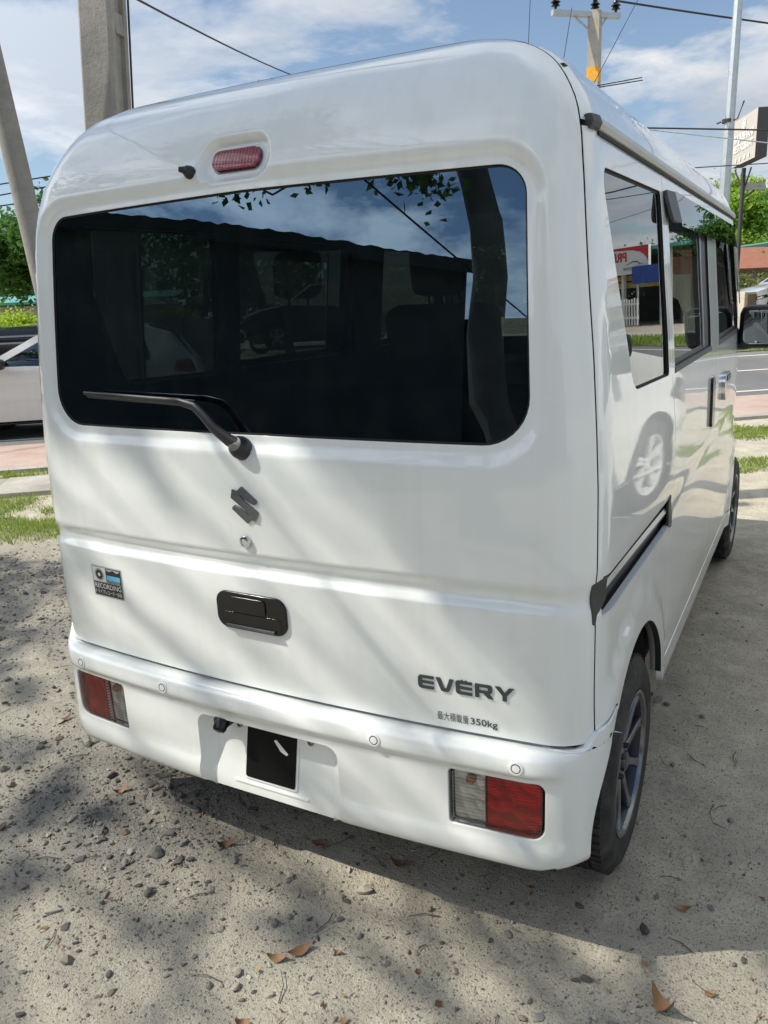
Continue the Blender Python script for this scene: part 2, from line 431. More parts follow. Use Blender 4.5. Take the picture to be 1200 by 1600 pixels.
def tyre_mat():
    t = NT('tyre_rubber'); c = t.coord('Object')
    dust = t.ramp(t.noise(c, 14, 6, .7), [(.45, (0,0,0)), (.72, (1,1,1))])
    col = t.mix(t.math('MULTIPLY', dust, .55), (.017, .018, .018), (.11, .105, .09))
    t.bsdf(col, .78, 0, t.bump(t.noise(c, 120, 3), .25, .003)); return t.m
M['tyre'] = tyre_mat()
M['tree_bark'] = simple('tree_bark', (.10, .085, .068), .9, 0, .45, 6, .8, 18)
M['leaf_shade'] = leaf_mat('leaf_shade_tree', (.022, .045, .012), (.06, .12, .025), .25)
M['leaf_mid'] = leaf_mat('leaf_mid_green', (.020, .060, .014), (.085, .19, .036), .35, .9)
M['leaf_bright'] = leaf_mat('leaf_bright', (.07, .15, .02), (.26, .38, .05), .45, .8)
M['leaf_olive'] = leaf_mat('leaf_olive', (.07, .10, .025), (.24, .26, .09), .4, .8)
M['leaf_hedge'] = leaf_mat('leaf_hedge', (.10, .20, .015), (.36, .48, .04), .45, 1.5)
M['grass'] = leaf_mat('grass_blade', (.07, .12, .02), (.27, .34, .07), .35, 2.)

def concrete_mat(name, color, var=.3, sc=3.):
    t = NT(name); c = t.coord('Object')
    f = t.noise(c, sc, 6, .65); f2 = t.noise(c, sc*14, 4, .7)
    col = t.mix(t.ramp(f, [(.3, (0,0,0)), (.7, (1,1,1))]), tuple(x*(1-var) for x in color), tuple(x*(1+var*.5) for x in color))
    col = t.mix(t.math('MULTIPLY', t.ramp(f2, [(.5, (0,0,0)), (.75, (1,1,1))]), .45), col, tuple(x*.55 for x in color))
    st = t.noise(t.coord('Object', (16, 16, .6)), 1., 4)
    col = t.mix(t.math('MULTIPLY', t.ramp(st, [(.5, (0,0,0)), (.7, (1,1,1))]), .3), col, tuple(x*.6 for x in color))
    t.bsdf(col, .88, 0, t.bump(f2, .45, .008)); return t.m
M['concrete'] = concrete_mat('pole_concrete', (.30, .285, .26))
M['concrete_pale'] = concrete_mat('pale_concrete', (.44, .41, .36))
M['galv'] = simple('galvanised_steel', (.46, .50, .53), .42, .55, .2, 9)
M['steel_dark'] = simple('dark_steel', (.06, .06, .065), .55, .4)
M['cable'] = simple('cable_black', (.02, .02, .022), .6)
M['sign_tan'] = simple('sign_tan', (.50, .46, .41), .5, 0, .05, 2)
M['white'] = simple('white_matt', (.78, .78, .76), .6, 0, .06, 3)
M['sign_red'] = simple('sign_red', (.55, .02, .03), .45)
M['sign_blue'] = simple('sign_blue', (.012, .06, .30), .45)
M['teal_roof'] = simple('teal_roof', (.10, .34, .30), .5, 0, .15, 2)
M['wall_dark'] = concrete_mat('weathered_wall', (.06, .06, .057), .3, 1.2)
M['roof_dark'] = simple('mossy_roof', (.035, .037, .033), .95, 0, .4, 3, .7, 25)
M['wall_cream'] = concrete_mat('cream_wall', (.50, .45, .37), .2, 1.)
M['brick_brown'] = simple('brown_stone', (.17, .12, .09), .9, 0, .45, 7, .6, 20)
M['wood_yellow'] = simple('yellow_board', (.45, .36, .10), .7, 0, .2, 4)

def tile_mat():
    t = NT('clay_tile'); c = t.coord('Object')
    w = t.n('ShaderNodeTexWave', wave_type='BANDS', bands_direction='X'); w.inputs['Scale'].default_value = 2.2; t.l(c, w.inputs['Vector'])
    w2 = t.n('ShaderNodeTexWave', wave_type='BANDS', bands_direction='Y', wave_profile='SAW'); w2.inputs['Scale'].default_value = 1.4; t.l(c, w2.inputs['Vector'])
    col = t.mix(t.noise(c, 3.5, 5, .7), (.30, .10, .055), (.56, .25, .15))
    col = t.mix(t.math('MULTIPLY', w2.outputs['Fac'], .35), col, (.16, .06, .04))
    t.bsdf(col, .85, 0, t.bump(t.math('ADD', w.outputs['Fac'], w2.outputs['Fac']), .8, .05)); return t.m
M['tile'] = tile_mat()
def paver_mat():
    t = NT('red_pavers'); c = t.coord('Object')
    br = t.n('ShaderNodeTexBrick'); br.inputs['Scale'].default_value = 1.; br.inputs['Brick Width'].default_value = .22; br.inputs['Row Height'].default_value = .11; br.inputs['Mortar Size'].default_value = .008
    br.inputs['Color1'].default_value = (.43, .275, .225, 1); br.inputs['Color2'].default_value = (.48, .35, .295, 1); br.inputs['Mortar'].default_value = (.36, .31, .26, 1)
    t.l(c, br.inputs['Vector'])
    col = t.mix(t.ramp(t.noise(c, 1.1, 6, .7), [(.42, (0,0,0)), (.68, (.75,)*3)]), br.outputs['Color'], (.50, .43, .35))
    t.bsdf(col, .9, 0, t.bump(br.outputs['Fac'], -.3, .006)); return t.m
M['pavers'] = paver_mat()
def asphalt_mat():
    t = NT('asphalt'); c = t.coord('Object')
    col = t.mix(t.noise(c, 180, 2), (.085, .085, .088), (.19, .19, .19))
    col = t.mix(t.math('MULTIPLY', t.ramp(t.noise(c, .35, 5, .6), [(.35, (0,0,0)), (.7, (1,1,1))]), .55), col, (.26, .245, .225))
    t.bsdf(col, .85, 0, t.bump(t.noise(c, 220, 2), .4, .004)); return t.m
M['asphalt'] = asphalt_mat()
M['road_paint'] = simple('road_paint', (.62, .61, .57), .7, 0, .25, 6)
def dirt_mat():
    t = NT('sandy_dirt'); c = t.coord('Object')
    n1 = t.noise(c, .9, 6, .6); n2 = t.noise(c, 6., 8, .74); n3 = t.noise(c, 38., 6, .78); n4 = t.noise(c, 260., 3, .75); n5 = t.noise(c, 620., 2, .7)
    col = t.mix(t.ramp(n2, [(.34, (0,0,0)), (.64, (1,1,1))]), (.47, .425, .335), (.80, .725, .56))
    col = t.mix(t.math('MULTIPLY', t.ramp(n1, [(.42, (0,0,0)), (.62, (1,1,1))]), .40), col, (.50, .475, .415))
    at = t.n('ShaderNodeAttribute', attribute_name='gravel')
    gm = t.math('MULTIPLY', at.outputs['Fac'], t.ramp(n2, [(.25, (.35,)*3), (.6, (1,1,1))]))
    col = t.mix(gm, col, (.20, .197, .185))
    col = t.mix(t.ramp(n3, [(.56, (0,0,0)), (.72, (.7,)*3)]), col, (.21, .193, .162))
    col = t.mix(t.ramp(n4, [(.53, (0,0,0)), (.66, (.8,)*3)]), col, (.20, .185, .16))
    col = t.mix(t.ramp(n5, [(.58, (0,0,0)), (.68, (.6,)*3)]), col, (.80, .74, .62))
    v = t.n('ShaderNodeTexVoronoi'); v.inputs['Scale'].default_value = 170; t.l(c, v.inputs['Vector'])
    sel = t.n('ShaderNodeSeparateColor'); t.l(v.outputs['Color'], sel.inputs[0])
    on = t.ramp(t.math('ADD', sel.outputs[0], t.math('MULTIPLY', gm, .25)), [(.74, (0,0,0)), (.78, (1,1,1))])
    pm = t.math('MULTIPLY', t.ramp(v.outputs['Distance'], [(.30, (1,1,1)), (.44, (0,0,0))]), on)
    col = t.mix(t.math('MULTIPLY', pm, .75), col, t.mix(sel.outputs[1], (.12, .12, .118), (.44, .41, .35)))
    h = t.math('ADD', t.math('MULTIPLY', n2, 1.5), t.math('ADD', t.math('MULTIPLY', n3, .9), t.math('MULTIPLY', n4, .30)))
    h = t.math('ADD', h, t.math('ADD', t.math('MULTIPLY', pm, .22), t.math('MULTIPLY', n5, .10)))
    t.bsdf(col, .95, 0, t.bump(h, .95, .015), Specular_IOR_Level=.2); return t.m
M['dirt'] = dirt_mat()
def stone_mat(name, k):
    t = NT(name); c = t.coord('Object'); g = t.n('ShaderNodeNewGeometry')
    st = [(0, (.095, .098, .098)), (.30, (.17, .168, .158)), (.55, (.30, .275, .23)), (.90, (.48, .435, .35)), (1, (.20, .12, .075))]
    col = t.ramp(g.outputs['Random Per Island'], [(p_, tuple(x*k for x in q)) for p_, q in st])
    col = t.mix(t.math('MULTIPLY', t.noise(c, 60, 4), .35), col, (.40*k, .36*k, .29*k))
    t.bsdf(col, .9, 0, t.bump(t.noise(c, 160, 3), .5, .003)); return t.m
M['stone_dark'] = stone_mat('stone_dark', .48)
M['stone'] = stone_mat('stone_grey', .95)
def dryleaf_mat():
    t = NT('dry_leaf'); c = t.coord('Object'); g = t.n('ShaderNodeObjectInfo'); gi = t.n('ShaderNodeNewGeometry')
    col = t.ramp(t.math('FRACT', t.math('ADD', g.outputs['Random'], gi.outputs['Random Per Island'])), [(0, (.17, .085, .045)), (.4, (.30, .165, .075)), (.75, (.38, .24, .11)), (1, (.13, .07, .045))])
    col = t.mix(t.math('MULTIPLY', t.noise(c, 55, 5, .7), .7), col, (.12, .065, .035))
    t.bsdf(col, .7, 0, t.bump(t.noise(c, 70, 3), .5, .004)); return t.m
M['dry_leaf'] = dryleaf_mat()

# ---------------------------------------------------------------- camera, sun, sky
cam = bpy.data.cameras.new('camera'); co = link(bpy.data.objects.new('camera', cam))
yaw, pitch, roll = R(28.63845), R(15.03414), R(-2.47610)
fw = Vector((-math.sin(yaw)*math.cos(pitch), math.cos(yaw)*math.cos(pitch), -math.sin(pitch)))
r0 = Vector((math.cos(yaw), math.sin(yaw), 0)); u0 = r0.cross(fw)
rr_ = r0*math.cos(roll)+u0*math.sin(roll); uu_ = -r0*math.sin(roll)+u0*math.cos(roll)
mw = Matrix((rr_, uu_, -fw)).transposed().to_4x4(); mw.translation = (1.02974, -1.25106, 1.34432)
co.matrix_world = mw
cam.sensor_fit = 'VERTICAL'; cam.sensor_height = 36; cam.sensor_width = 27; cam.lens = 36*1249.857/1600; cam.clip_end = 3000; cam.clip_start = .02
scene.camera = co
SUN = Vector((.8, .5, -1.0))
sl = bpy.data.lights.new('sun', 'SUN'); sl.energy = 5.0; sl.angle = R(.53); sl.color = (1., .945, .835)
so = link(bpy.data.objects.new('sun', sl)); so.rotation_euler = SUN.to_track_quat('-Z', 'Y').to_euler(); so.location = (-8, -5, 12)
world = bpy.data.worlds.new('World'); scene.world = world; world.use_nodes = True
wt = world.node_tree; wt.nodes.clear()
def wn(typ, **kw):
    nd = wt.nodes.new(typ)
    for k, v in kw.items(): setattr(nd, k, v)
    return nd
wo = wn('ShaderNodeOutputWorld'); bg = wn('ShaderNodeBackground'); sky = wn('ShaderNodeTexSky', sky_type='NISHITA')
sky.sun_disc = False; sky.sun_elevation = math.asin(1/SUN.length); sky.sun_rotation = math.atan2(-SUN.x, -SUN.y); sky.air_density = 1.0; sky.dust_density = .7; sky.ozone_density = 2.2
bg.inputs['Strength'].default_value = .132
tc = wn('ShaderNodeTexCoord'); sp = wn('ShaderNodeSeparateXYZ'); wt.links.new(tc.outputs['Generated'], sp.inputs[0])
def wmath(op, a, b=0., c=None):
    nd = wn('ShaderNodeMath', operation=op)
    for i, v in enumerate((a, b) if c is None else (a, b, c)):
        if hasattr(v, 'node'): wt.links.new(v, nd.inputs[i])
        else: nd.inputs[i].default_value = v
    return nd.outputs[0]
den = wmath('ADD', wmath('MAXIMUM', sp.outputs[2], 0.0), .16)
cx = wmath('DIVIDE', sp.outputs[0], den); cy = wmath('DIVIDE', sp.outputs[1], den)
cb = wn('ShaderNodeCombineXYZ'); wt.links.new(cx, cb.inputs[0]); wt.links.new(cy, cb.inputs[1]); cb.inputs[2].default_value = 3.7
def wnoise(scale, detail, rough, dist=0., off=(0,0,0)):
    mp = wn('ShaderNodeMapping'); wt.links.new(cb.outputs[0], mp.inputs[0]); mp.inputs['Location'].default_value = off
    nd = wn('ShaderNodeTexNoise'); nd.inputs['Scale'].default_value = scale; nd.inputs['Detail'].default_value = detail; nd.inputs['Roughness'].default_value = rough; nd.inputs['Distortion'].default_value = dist
    wt.links.new(mp.outputs[0], nd.inputs['Vector']); return nd.outputs['Fac']
def wramp(f, stops):
    nd = wn('ShaderNodeValToRGB'); e = nd.color_ramp.elements
    while len(e) < len(stops): e.new(.5)
    for el, (p_, c_) in zip(e, stops): el.position = p_; el.color = (*c_, 1)
    wt.links.new(f, nd.inputs[0]); return nd.outputs[0]
def wmix(f, a, b):
    nd = wn('ShaderNodeMix', data_type='RGBA')
    for sock, v in ((nd.inputs[0], f), (nd.inputs[6], a), (nd.inputs[7], b)):
        if hasattr(v, 'node'): wt.links.new(v, sock)
        else: sock.default_value = v if not isinstance(v, tuple) else (*v, 1)
    return nd.outputs[2]
big = wnoise(.85, 10, .60, .15, (1.3, 2.1, 0)); veil = wnoise(.30, 5, .6, .2, (7.7, 3.2, 1)); shade_ = wnoise(1.2, 7, .6, .2, (1.42, 2.24, 0))
cm = wramp(big, [(.455, (0,0,0)), (.495, (.55,)*3), (.545, (1,1,1))])
vm = wramp(veil, [(.30, (0,0,0)), (.72, (.75,)*3)])
skyc = wmix(vm, sky.outputs[0], (2.9, 3.9, 5.1))
ccol = wramp(shade_, [(.36, (7.0, 7.05, 7.1)), (.62, (3.9, 4.35, 5.0))])
sd = wn('ShaderNodeVectorMath', operation='DOT_PRODUCT'); wt.links.new(tc.outputs['Generated'], sd.inputs[0]); sd.inputs[1].default_value = tuple(-SUN.normalized())
gain = wmath('ADD', 1.0, wmath('MULTIPLY', wmath('POWER', wmath('MAXIMUM', sd.outputs['Value'], 0.0), 2.0), 1.9))
gc = wn('ShaderNodeCombineXYZ')
for i_ in range(3): wt.links.new(gain, gc.inputs[i_])
gm_ = wn('ShaderNodeMix', data_type='RGBA', blend_type='MULTIPLY'); gm_.inputs[0].default_value = 1.; wt.links.new(ccol, gm_.inputs[6]); wt.links.new(gc.outputs[0], gm_.inputs[7])
mixed = wmix(cm, skyc, gm_.outputs[2])
wt.links.new(mixed, bg.inputs[0]); wt.links.new(bg.outputs[0], wo.inputs[0])
scene.view_settings.view_transform = 'Standard'; scene.view_settings.look = 'None'; scene.view_settings.exposure = 0; scene.view_settings.gamma = 1
scene.render.engine = 'CYCLES'
cy_ = scene.cycles; cy_.max_bounces = 8; cy_.diffuse_bounces = 3; cy_.glossy_bounces = 5; cy_.transparent_max_bounces = 24; cy_.transmission_bounces = 4
cy_.caustics_reflective = False; cy_.caustics_refractive = False

# ================================================================ THE VAN
van = empty('parked_van'); tag(van, 'white kei van parked on the gravel seen from behind, with dark tinted rear window', 'van')
TH0 = _th0
SG = S1+LARC*(R(60)-TH0)/(math.pi/2-TH0)          # tailgate shut line
SGAP = .0035
def sx(x, v):
    xc, xs, th = corner(Wv(np.array(v))); return np.asarray(x)*S1/xs
def map_sx(poly): return [(float(sx(x, v)), v) for x, v in poly]
WIN = roundpoly([(-.598,1.077),(0,1.079),(.598,1.077),(.574,1.553),(0,1.560),(-.574,1.553)], [.085,0,.085,.055,0,.055], 9)
WINS = map_sx(resample(WIN, .02))
def grow(poly, d):
    q = np.array(resample(poly, .02)); t = np.roll(q, -1, 0)-np.roll(q, 1, 0); t /= np.linalg.norm(t, axis=1)[:,None]
    n = np.stack([t[:,1], -t[:,0]], 1)
    if np.sum(q[:,0]*np.roll(q[:,1], -1)-np.roll(q[:,0], -1)*q[:,1]) < 0: n = -n
    return [tuple(a) for a in q+n*d]
BRK = roundpoly([(-.098,1.594),(.052,1.594),(.052,1.640),(-.098,1.640)], .022, 6)
def y_glass(v):
    t = (np.asarray(v)-1.08)/.475; return .066+.030*t+.014*t*t
def P_glass(s, v):
    P = P_loop(s, v); P[:,1] += y_glass(v)-Y0(v); return P
def P_tail(s, v):
    s = np.asarray(s, float); v = np.asarray(v, float); A = np.stack([s, v], 1)
    P = P_loop(s, v); a = np.abs(s)
    g = smooth(.766,.788,v)*(1-smooth(.795,.828,v))*(1-.55*smooth(.56,.70,a))
    dep = .016*g
    d = np.full(len(s), 1.); k = (v > .98) & (v < 1.66)
    if k.any(): d[k] = polydist(A[k], WINS)
    ins = 1-smooth(.010,.042,np.maximum(d, 0)); ins = np.where(d <= .006, 1, ins)
    yg = y_glass(v)-.004-Y0(v)
    dep = dep*(1-ins)+ins*yg
    b = np.full(len(s), 1.); k = (v > 1.55) & (v < 1.70) & (a < .2)
    if k.any(): b[k] = polydist(A[k], BRK)
    bi = np.where(b <= .004, 1, 1-smooth(.004,.030,np.maximum(b, 0)))
    dep = np.maximum(dep, bi*.022)
    P[:,1] += dep*(1-.6*smooth(S1, S2, a))
    return P
TOPV = 1.786
TG = roundpoly([(-SG,.499),(SG,.499),(SG,TOPV),(-SG,TOPV)], [.03,.03,.07,.07], 8)
def hl(v): return ([(-SG+.004, v), (SG-.004, v)], False)
ringl = [(grow(WINS, q), True) for q in (.008,.02,.032,.045)]+[(grow(BRK, q), True) for q in (.004,.012,.021,.031)]
tailgate = panel('tailgate', P_tail, TG, M['paint'], van, [WINS], ringl+[hl(q) for q in (.760,.766,.771,.776,.781,.786,.790,.795,.800,.806,.812,.818,.824,.830,.836)], h=.024, hx=.03, hb=.016, flange=.014, hflange=.012, dark=True)
panel('rear_window', P_glass, WINS, M['rear_glass'], tailgate, h=.03, off=-.002, flange=0)
panel('window_seal', P_glass, grow(WINS, .0005), M['rubber'], tailgate, [grow(WINS, -.005)], h=.03, hb=.012, off=-.0012, flange=0)

# brake light in its pocket, washer nozzle
def on(Pf, a, b, off=0.):
    q = np.array([[a, b]]); p = Pf(q[:,0], q[:,1])[0]; n = surf_normals(Pf, q)[0]
    if n@(p-np.array((0,1.6,.9))) < 0: n = -n
    return Vector(p+n*off), Vector(n)
stop = roundpoly([(-.086,1.600),(.040,1.600),(.040,1.634),(-.086,1.634)], .0169, 8)
bl = panel('brake_light', P_tail, stop, M['stop_lens'], tailgate, h=.012, off=.012, flange=.012)
panel('light_bezel', P_tail, grow(stop, .004), M['dark_chrome'], tailgate, [stop], h=.01, hb=.008, off=.003, flange=.004)
def disc_on(mb, p, n, prof, seg=24, m=0, ms=None):
    q = n.to_track_quat('Z', 'Y'); b = MB(); b.lathe(prof, 'z', seg, m, ms=ms)
    mb.add([q @ Vector(v)+p for v in b.V], b.F); mb.M[-len(b.F):] = b.M; return mb
p, n = on(P_tail, -.137, 1.603); mb = MB()
disc_on(mb, p, n, [(-.004,.013),(.004,.013),(.012,.010),(.016,.006),(.017,.0)]); mb.tube([p+n*.010+Vector((-.004,0,.001)), p+n*.018+Vector((-.014,0,.0))], [.0075,.005], 10)
mb.build('washer_nozzle', M['black'], tailgate, angle=40)

# wiper
wp = []
for (x, v, o, w) in [(-.012,1.054,.020,.017),(-.030,1.066,.026,.016),(-.062,1.096,.036,.0125),(-.085,1.122,.040,.0115),(-.108,1.139,.040,.011),(-.150,1.147,.038,.0095),(-.24,1.150,.034,.008),(-.33,1.153,.030,.0072),(-.40,1.155,.028,.006),(-.462,1.157,.024,.0045)]:
    q, n = on(P_tail, float(sx(x, v)), v, o); wp.append((q, w))
mb = MB(); mb.tube([q for q, w in wp], [w*.86 for q, w in wp], 12, flat=(.62,1.0))
q, n = on(P_tail, -.012, 1.052); disc_on(mb, q, n, [(-.006,.024),(.010,.024),(.020,.021),(.028,.015),(.030,0)])
bl_pts = [on(P_tail, float(sx(x, 1.150)), v, .014)[0] for x, v in [(-.16,1.141),(-.31,1.146),(-.46,1.151)]]
mb.tube(bl_pts, .0055, 8); mb.tube([on(P_tail, float(sx(x, 1.15)), v, .004)[0] for x, v in [(-.155,1.138),(-.31,1.143),(-.462,1.148)]], .0035, 6)
mb.build('wiper', M['black'], tailgate, angle=35)

# door handle
hp = roundpoly([(-.112,.646),(.073,.646),(.073,.730),(-.112,.730)], .026, 8)
panel('door_handle', P_tail, hp, M['gloss_black'], tailgate, h=.02, off=.006, flange=.008)
pk = roundpoly([(-.100,.653),(.062,.653),(.062,.684),(-.100,.684)], .012, 6)
panel('handle_pocket', P_tail, pk, M['gloss_black'], tailgate, h=.02, off=.0075, flange=.004)
panel('handle_button', P_tail, roundpoly([(-.073,.688),(.022,.688),(.022,.722),(-.073,.722)], .008, 5), M['gloss_black'], tailgate, h=.02, off=.010, flange=.006)
lp = [on(P_tail, x, .6525, .010)[0] for x in np.linspace(-.085, .045, 9)]
MB().tube(lp, .0045, 8).build('handle_lip', M['dark_grey'], tailgate, angle=40)

# emblem, lock, lettering
def solid_decal(name, polys, Pf, mat, parent, thick, x0=0, v0=0, sc=1., matlist=None):
    b = MB()
    for k, poly in enumerate(polys):
        q = [(x0+x*sc, v0+y*sc) for x, y in poly]
        if sum(q[i][0]*q[(i+1) % len(q)][1]-q[(i+1) % len(q)][0]*q[i][1] for i in range(len(q))) < 0: q = q[::-1]
        q = resample(q, .012); pts = [(float(sx(x, v)), v) for x, v in q] if Pf is P_tail else q
        top = [on(Pf, a, c, thick)[0] for a, c in pts]; bot = [on(Pf, a, c, -.0005)[0] for a, c in pts]
        tri = tessellate_polygon([[Vector((a, c, 0)) for a, c in pts]]); m = len(pts)
        F = []
        for t in tri:
            a, c, d = (Vector(pts[i]) for i in t); F.append(t if (c-a).cross(d-a) > 0 else t[::-1])
        F += [(i, m+i, m+(i+1) % m, (i+1) % m) for i in range(m)]
        b.add(top+bot, F, matlist[k] if matlist else 0)
    return b.build(name, mat, parent, recalc=False)
half = [(-32,-295),(243,-58),(236,-20),(188,5),(130,-18),(78,-45),(0,-105),(-92,-170),(20,-60),(253,120),(253,145)]
half = [(x, -y) for x, y in half]
S_ = half+[(-x, -y) for x, y in half]
S_ = [(x, y+.10*x) for x, y in S_]
em = solid_decal('emblem', [S_], P_tail, M['dark_chrome'], tailgate, .005, -.012, .933, 1.38e-4)
bv = em.modifiers.new('bevel', 'BEVEL'); bv.width = .0035; bv.segments = 1; bv.limit_method = 'ANGLE'; bv.angle_limit = R(50)
q, n = on(P_tail, -.017, .852); mb = MB(); disc_on(mb, q, n, [(-.004,.0135),(.006,.0135),(.009,.0115),(.0095,.008),(.0075,.0075),(.0075,.0)])
mb.box((-.0012,-.005,.0072), (.0012,.005,.0082)); 
mb2 = MB(); disc_on(mb2, q, n, [(-.004,.0135),(.006,.0135),(.009,.0115),(.0095,.008),(.0075,.0075),(.0075,.0)]); mb2.build('lock_cylinder', M['chrome'], tailgate, angle=40)
E_ = roundpoly([(1.15,1),(0,1),(0,0),(1.15,0),(1.15,.2),(.28,.2),(.28,.41),(1.15,.41),(1.15,.59),(.28,.59),(.28,.8),(1.15,.8)], [0,.26,.26,0,0,.08,.03,0,0,.03,.08,0], 5)
E2 = roundpoly([(1.15,1),(.82,1.0),(.74,1.09),(.56,1.0),(.46,1.10),(.30,1.02),(0,1),(0,0),(1.15,0),(1.15,.2),(.28,.2),(.28,.41),(1.15,.41),(1.15,.59),(.28,.59),(.28,.8),(1.15,.8)], [0,0,0,0,0,0,.22,.26,0,0,.08,.03,0,0,.03,.08,0], 5)
V_ = [(0,1),(.31,1),(.55,.30),(.60,.22),(.68,.22),(.76,.34),(.98,1),(1.27,1),(.98,.16),(.90,.04),(.78,0),(.50,0),(.40,.04),(.33,.14)]
R1 = [(0,0),(.28,0),(.28,1),(0,1)]
R2 = roundpoly([(.28,.8),(.28,1),(1.18,1),(1.18,.36),(.28,.36),(.28,.55),(.90,.55),(.90,.8)], [0,0,.2,.2,0,0,.06,.06], 4)
R3 = [(.58,.36),(.94,.36),(1.26,0),(.90,0)]
Y_ = [(0,1),(.34,1),(.64,.60),(.94,1),(1.28,1),(.78,.38),(.78,0),(.50,0),(.50,.38)]
polys = []; xo = 0
for L_, w in (([E_],1.32),([V_],1.42),([E2],1.36),([R1,R2,R3],1.38),([Y_],1.28)):
    for q in L_: polys.append([(x+xo, y) for x, y in q])
    xo += w
sc = (.572-.376)/xo
polys = [[(x, y*1.0) for x, y in q] for q in polys]
solid_decal('model_badge', polys, P_tail, M['decal'], tailgate, .0025, .376, .584, sc)
def text_mesh(name, body, Pf, x0, v0, height, mat, parent, thick=.0012, xs=1., bold=.0, align='LEFT', plane=None, fit=None):
    cu = bpy.data.curves.new(name, 'FONT'); cu.body = body; cu.size = 1; cu.extrude = 0; cu.offset = bold; cu.align_x = align; cu.resolution_u = 3
    o = bpy.data.objects.new(name, cu); COL.objects.link(o); dg = bpy.context.evaluated_depsgraph_get()
    me = bpy.data.meshes.new_from_object(o.evaluated_get(dg)); bpy.data.objects.remove(o); bpy.data.curves.remove(cu)
    V = np.array([tuple(v.co) for v in me.vertices]); F = [tuple(f.vertices) for f in me.polygons]; bpy.data.meshes.remove(me)
    h = height/.70
    if fit: V[:,0] -= V[:,0].min(); xs = fit/(V[:,0].max()*h)
    if plane is not None:
        O, U, W_, N_ = plane; P = np.array(O)+np.outer(x0+V[:,0]*h*xs, U)+np.outer(v0+V[:,1]*h, W_)+np.array(N_)*thick
    else:
        X = x0+V[:,0]*h*xs; Y = v0+V[:,1]*h; s = sx(X, Y) if Pf is P_tail else X
        P = Pf(s, Y); A = np.stack([s, Y], 1); N = surf_normals(Pf, A); N *= np.sign(np.einsum('ij,ij->i', N, P-np.array((0,1.6,.9))).sum()); P = P+N*thick
    m = mesh(name, P, F, mat, None, False, None, parent)
    return m
text_mesh('load_notice', '最大積載量', P_tail, .413, .5185, .0150, M['decal'], tailgate, bold=.0, fit=.0655)
text_mesh('load_notice', '350kg', P_tail, .4825, .519, .0150, M['decal'], tailgate, bold=.012, fit=.055)

# recording sticker
SX0, SX1, SV0, SV1 = -.531, -.421, .650, .7305
def P_st(a, b): return P_tail(sx(SX0+np.asarray(a)*(SX1-SX0), SV0+np.asarray(b)*(SV1-SV0)), SV0+np.asarray(b)*(SV1-SV0))
st = panel('recording_sticker', P_st, [(0,0),(1,0),(1,1),(0,1)], M['sticker_bg'], tailgate, h=.2, off=.0008, flange=0)
def st_patch(name, poly, mat, off): panel(name, P_st, poly, mat, tailgate, h=.2, hb=.1, off=off, flange=0)
st_patch('sticker_print', [(.03,.04),(.97,.04),(.97,.47),(.03,.47)], M['sticker_black'], .0011)
st_patch('sticker_print', [(.48,.49),(.97,.49),(.97,.96),(.48,.96)], M['sticker_black'], .0011)
st_patch('sticker_print', [(.04,.50),(.46,.50),(.46,.95),(.04,.95)], M['sticker_white'], .0011)
st_patch('sticker_print', [(.50,.58),(.94,.58),(.94,.74),(.50,.74)], M['sticker_blue'], .0014)
st_patch('sticker_print', [(.50,.90),(.60,.86),(.72,.92),(.84,.85),(.94,.90),(.94,.94),(.50,.94)], M['sticker_bg'], .0014)
for r_, m_, o_ in ((.21,'sticker_bg',.0013),(.155,'sticker_black',.0015),(.06,'sticker_white',.0017)):
    st_patch('sticker_print', [(.25+r_*.75*math.cos(t), .72+r_*math.sin(t)) for t in np.linspace(0, 2*math.pi, 20, endpoint=False)], M[m_], o_)
text_mesh('sticker_text', 'RECORDING', P_tail, SX0+.007, SV0+.0225, .0125, M['sticker_white'], tailgate, .0016, bold=.01, fit=.096)
text_mesh('sticker_text', 'ATTENTION', P_tail, SX0+.055, SV0+.0405, .0055, M['sticker_white'], tailgate, .0016, fit=.046)
text_mesh('sticker_text', 'ドライブレコーダー録画', P_tail, SX0+.007, SV0+.0085, .0085, M['sticker_white'], tailgate, .0016, fit=.096)
text_mesh('sticker_text', 'SPIED', P_tail, SX0+.062, SV0+.0485, .0075, M['sticker_black'], tailgate, .0019, xs=.95) if False else None

# ---------------------------------------------------------------- rear bumper
BP = np.array([(.060,.4895),(.042,.4910),(.020,.4905),(.010,.4875),(.004,.480),(.001,.468),(0,.455),(.002,.447),(.0075,.441),(.0105,.435),(.0115,.426),(.0115,.36),(.0125,.306),(.011,.293),(.0065,.283),(.004,.272),(.0035,.257),(.006,.243),(.013,.232),(.030,.224),(.07,.219)])
_l = np.concatenate([[0], np.cumsum(np.hypot(*np.diff(BP, axis=0).T))]); _g = np.linspace(0, _l[-1], 600)
_o = np.interp(_g, _l, BP[:,0]); _z = np.interp(_g, _l, BP[:,1])
_k = np.exp(-.5*(np.arange(-24, 25)/5.)**2); _k /= _k.sum()
def _sm(y): return np.convolve(np.concatenate([2*y[0]-y[24:0:-1], y, 2*y[-1]-y[-2:-26:-1]]), _k, 'valid')
_o, _z = _sm(_o), _sm(_z); WB = _l[-1]
def w_of(z): return float(np.interp(-z, -_z, _g)) if z <= .4885 else float(-(z-_z[0]))
RCB, WBP = .14, .7235
def corner_b():
    xc = WBP-RCB; xs = xc
    for _ in range(6):
        th = math.atan(2*KB*xs); xs = xc+RCB*math.sin(th)
    return xc, xs, th
xcb, S1B, TH0B = corner_b(); LB = RCB*(math.pi/2-TH0B); S2B = S1B+LB
SGB = S1B+LB*(R(60)-TH0B)/(math.pi/2-TH0B)
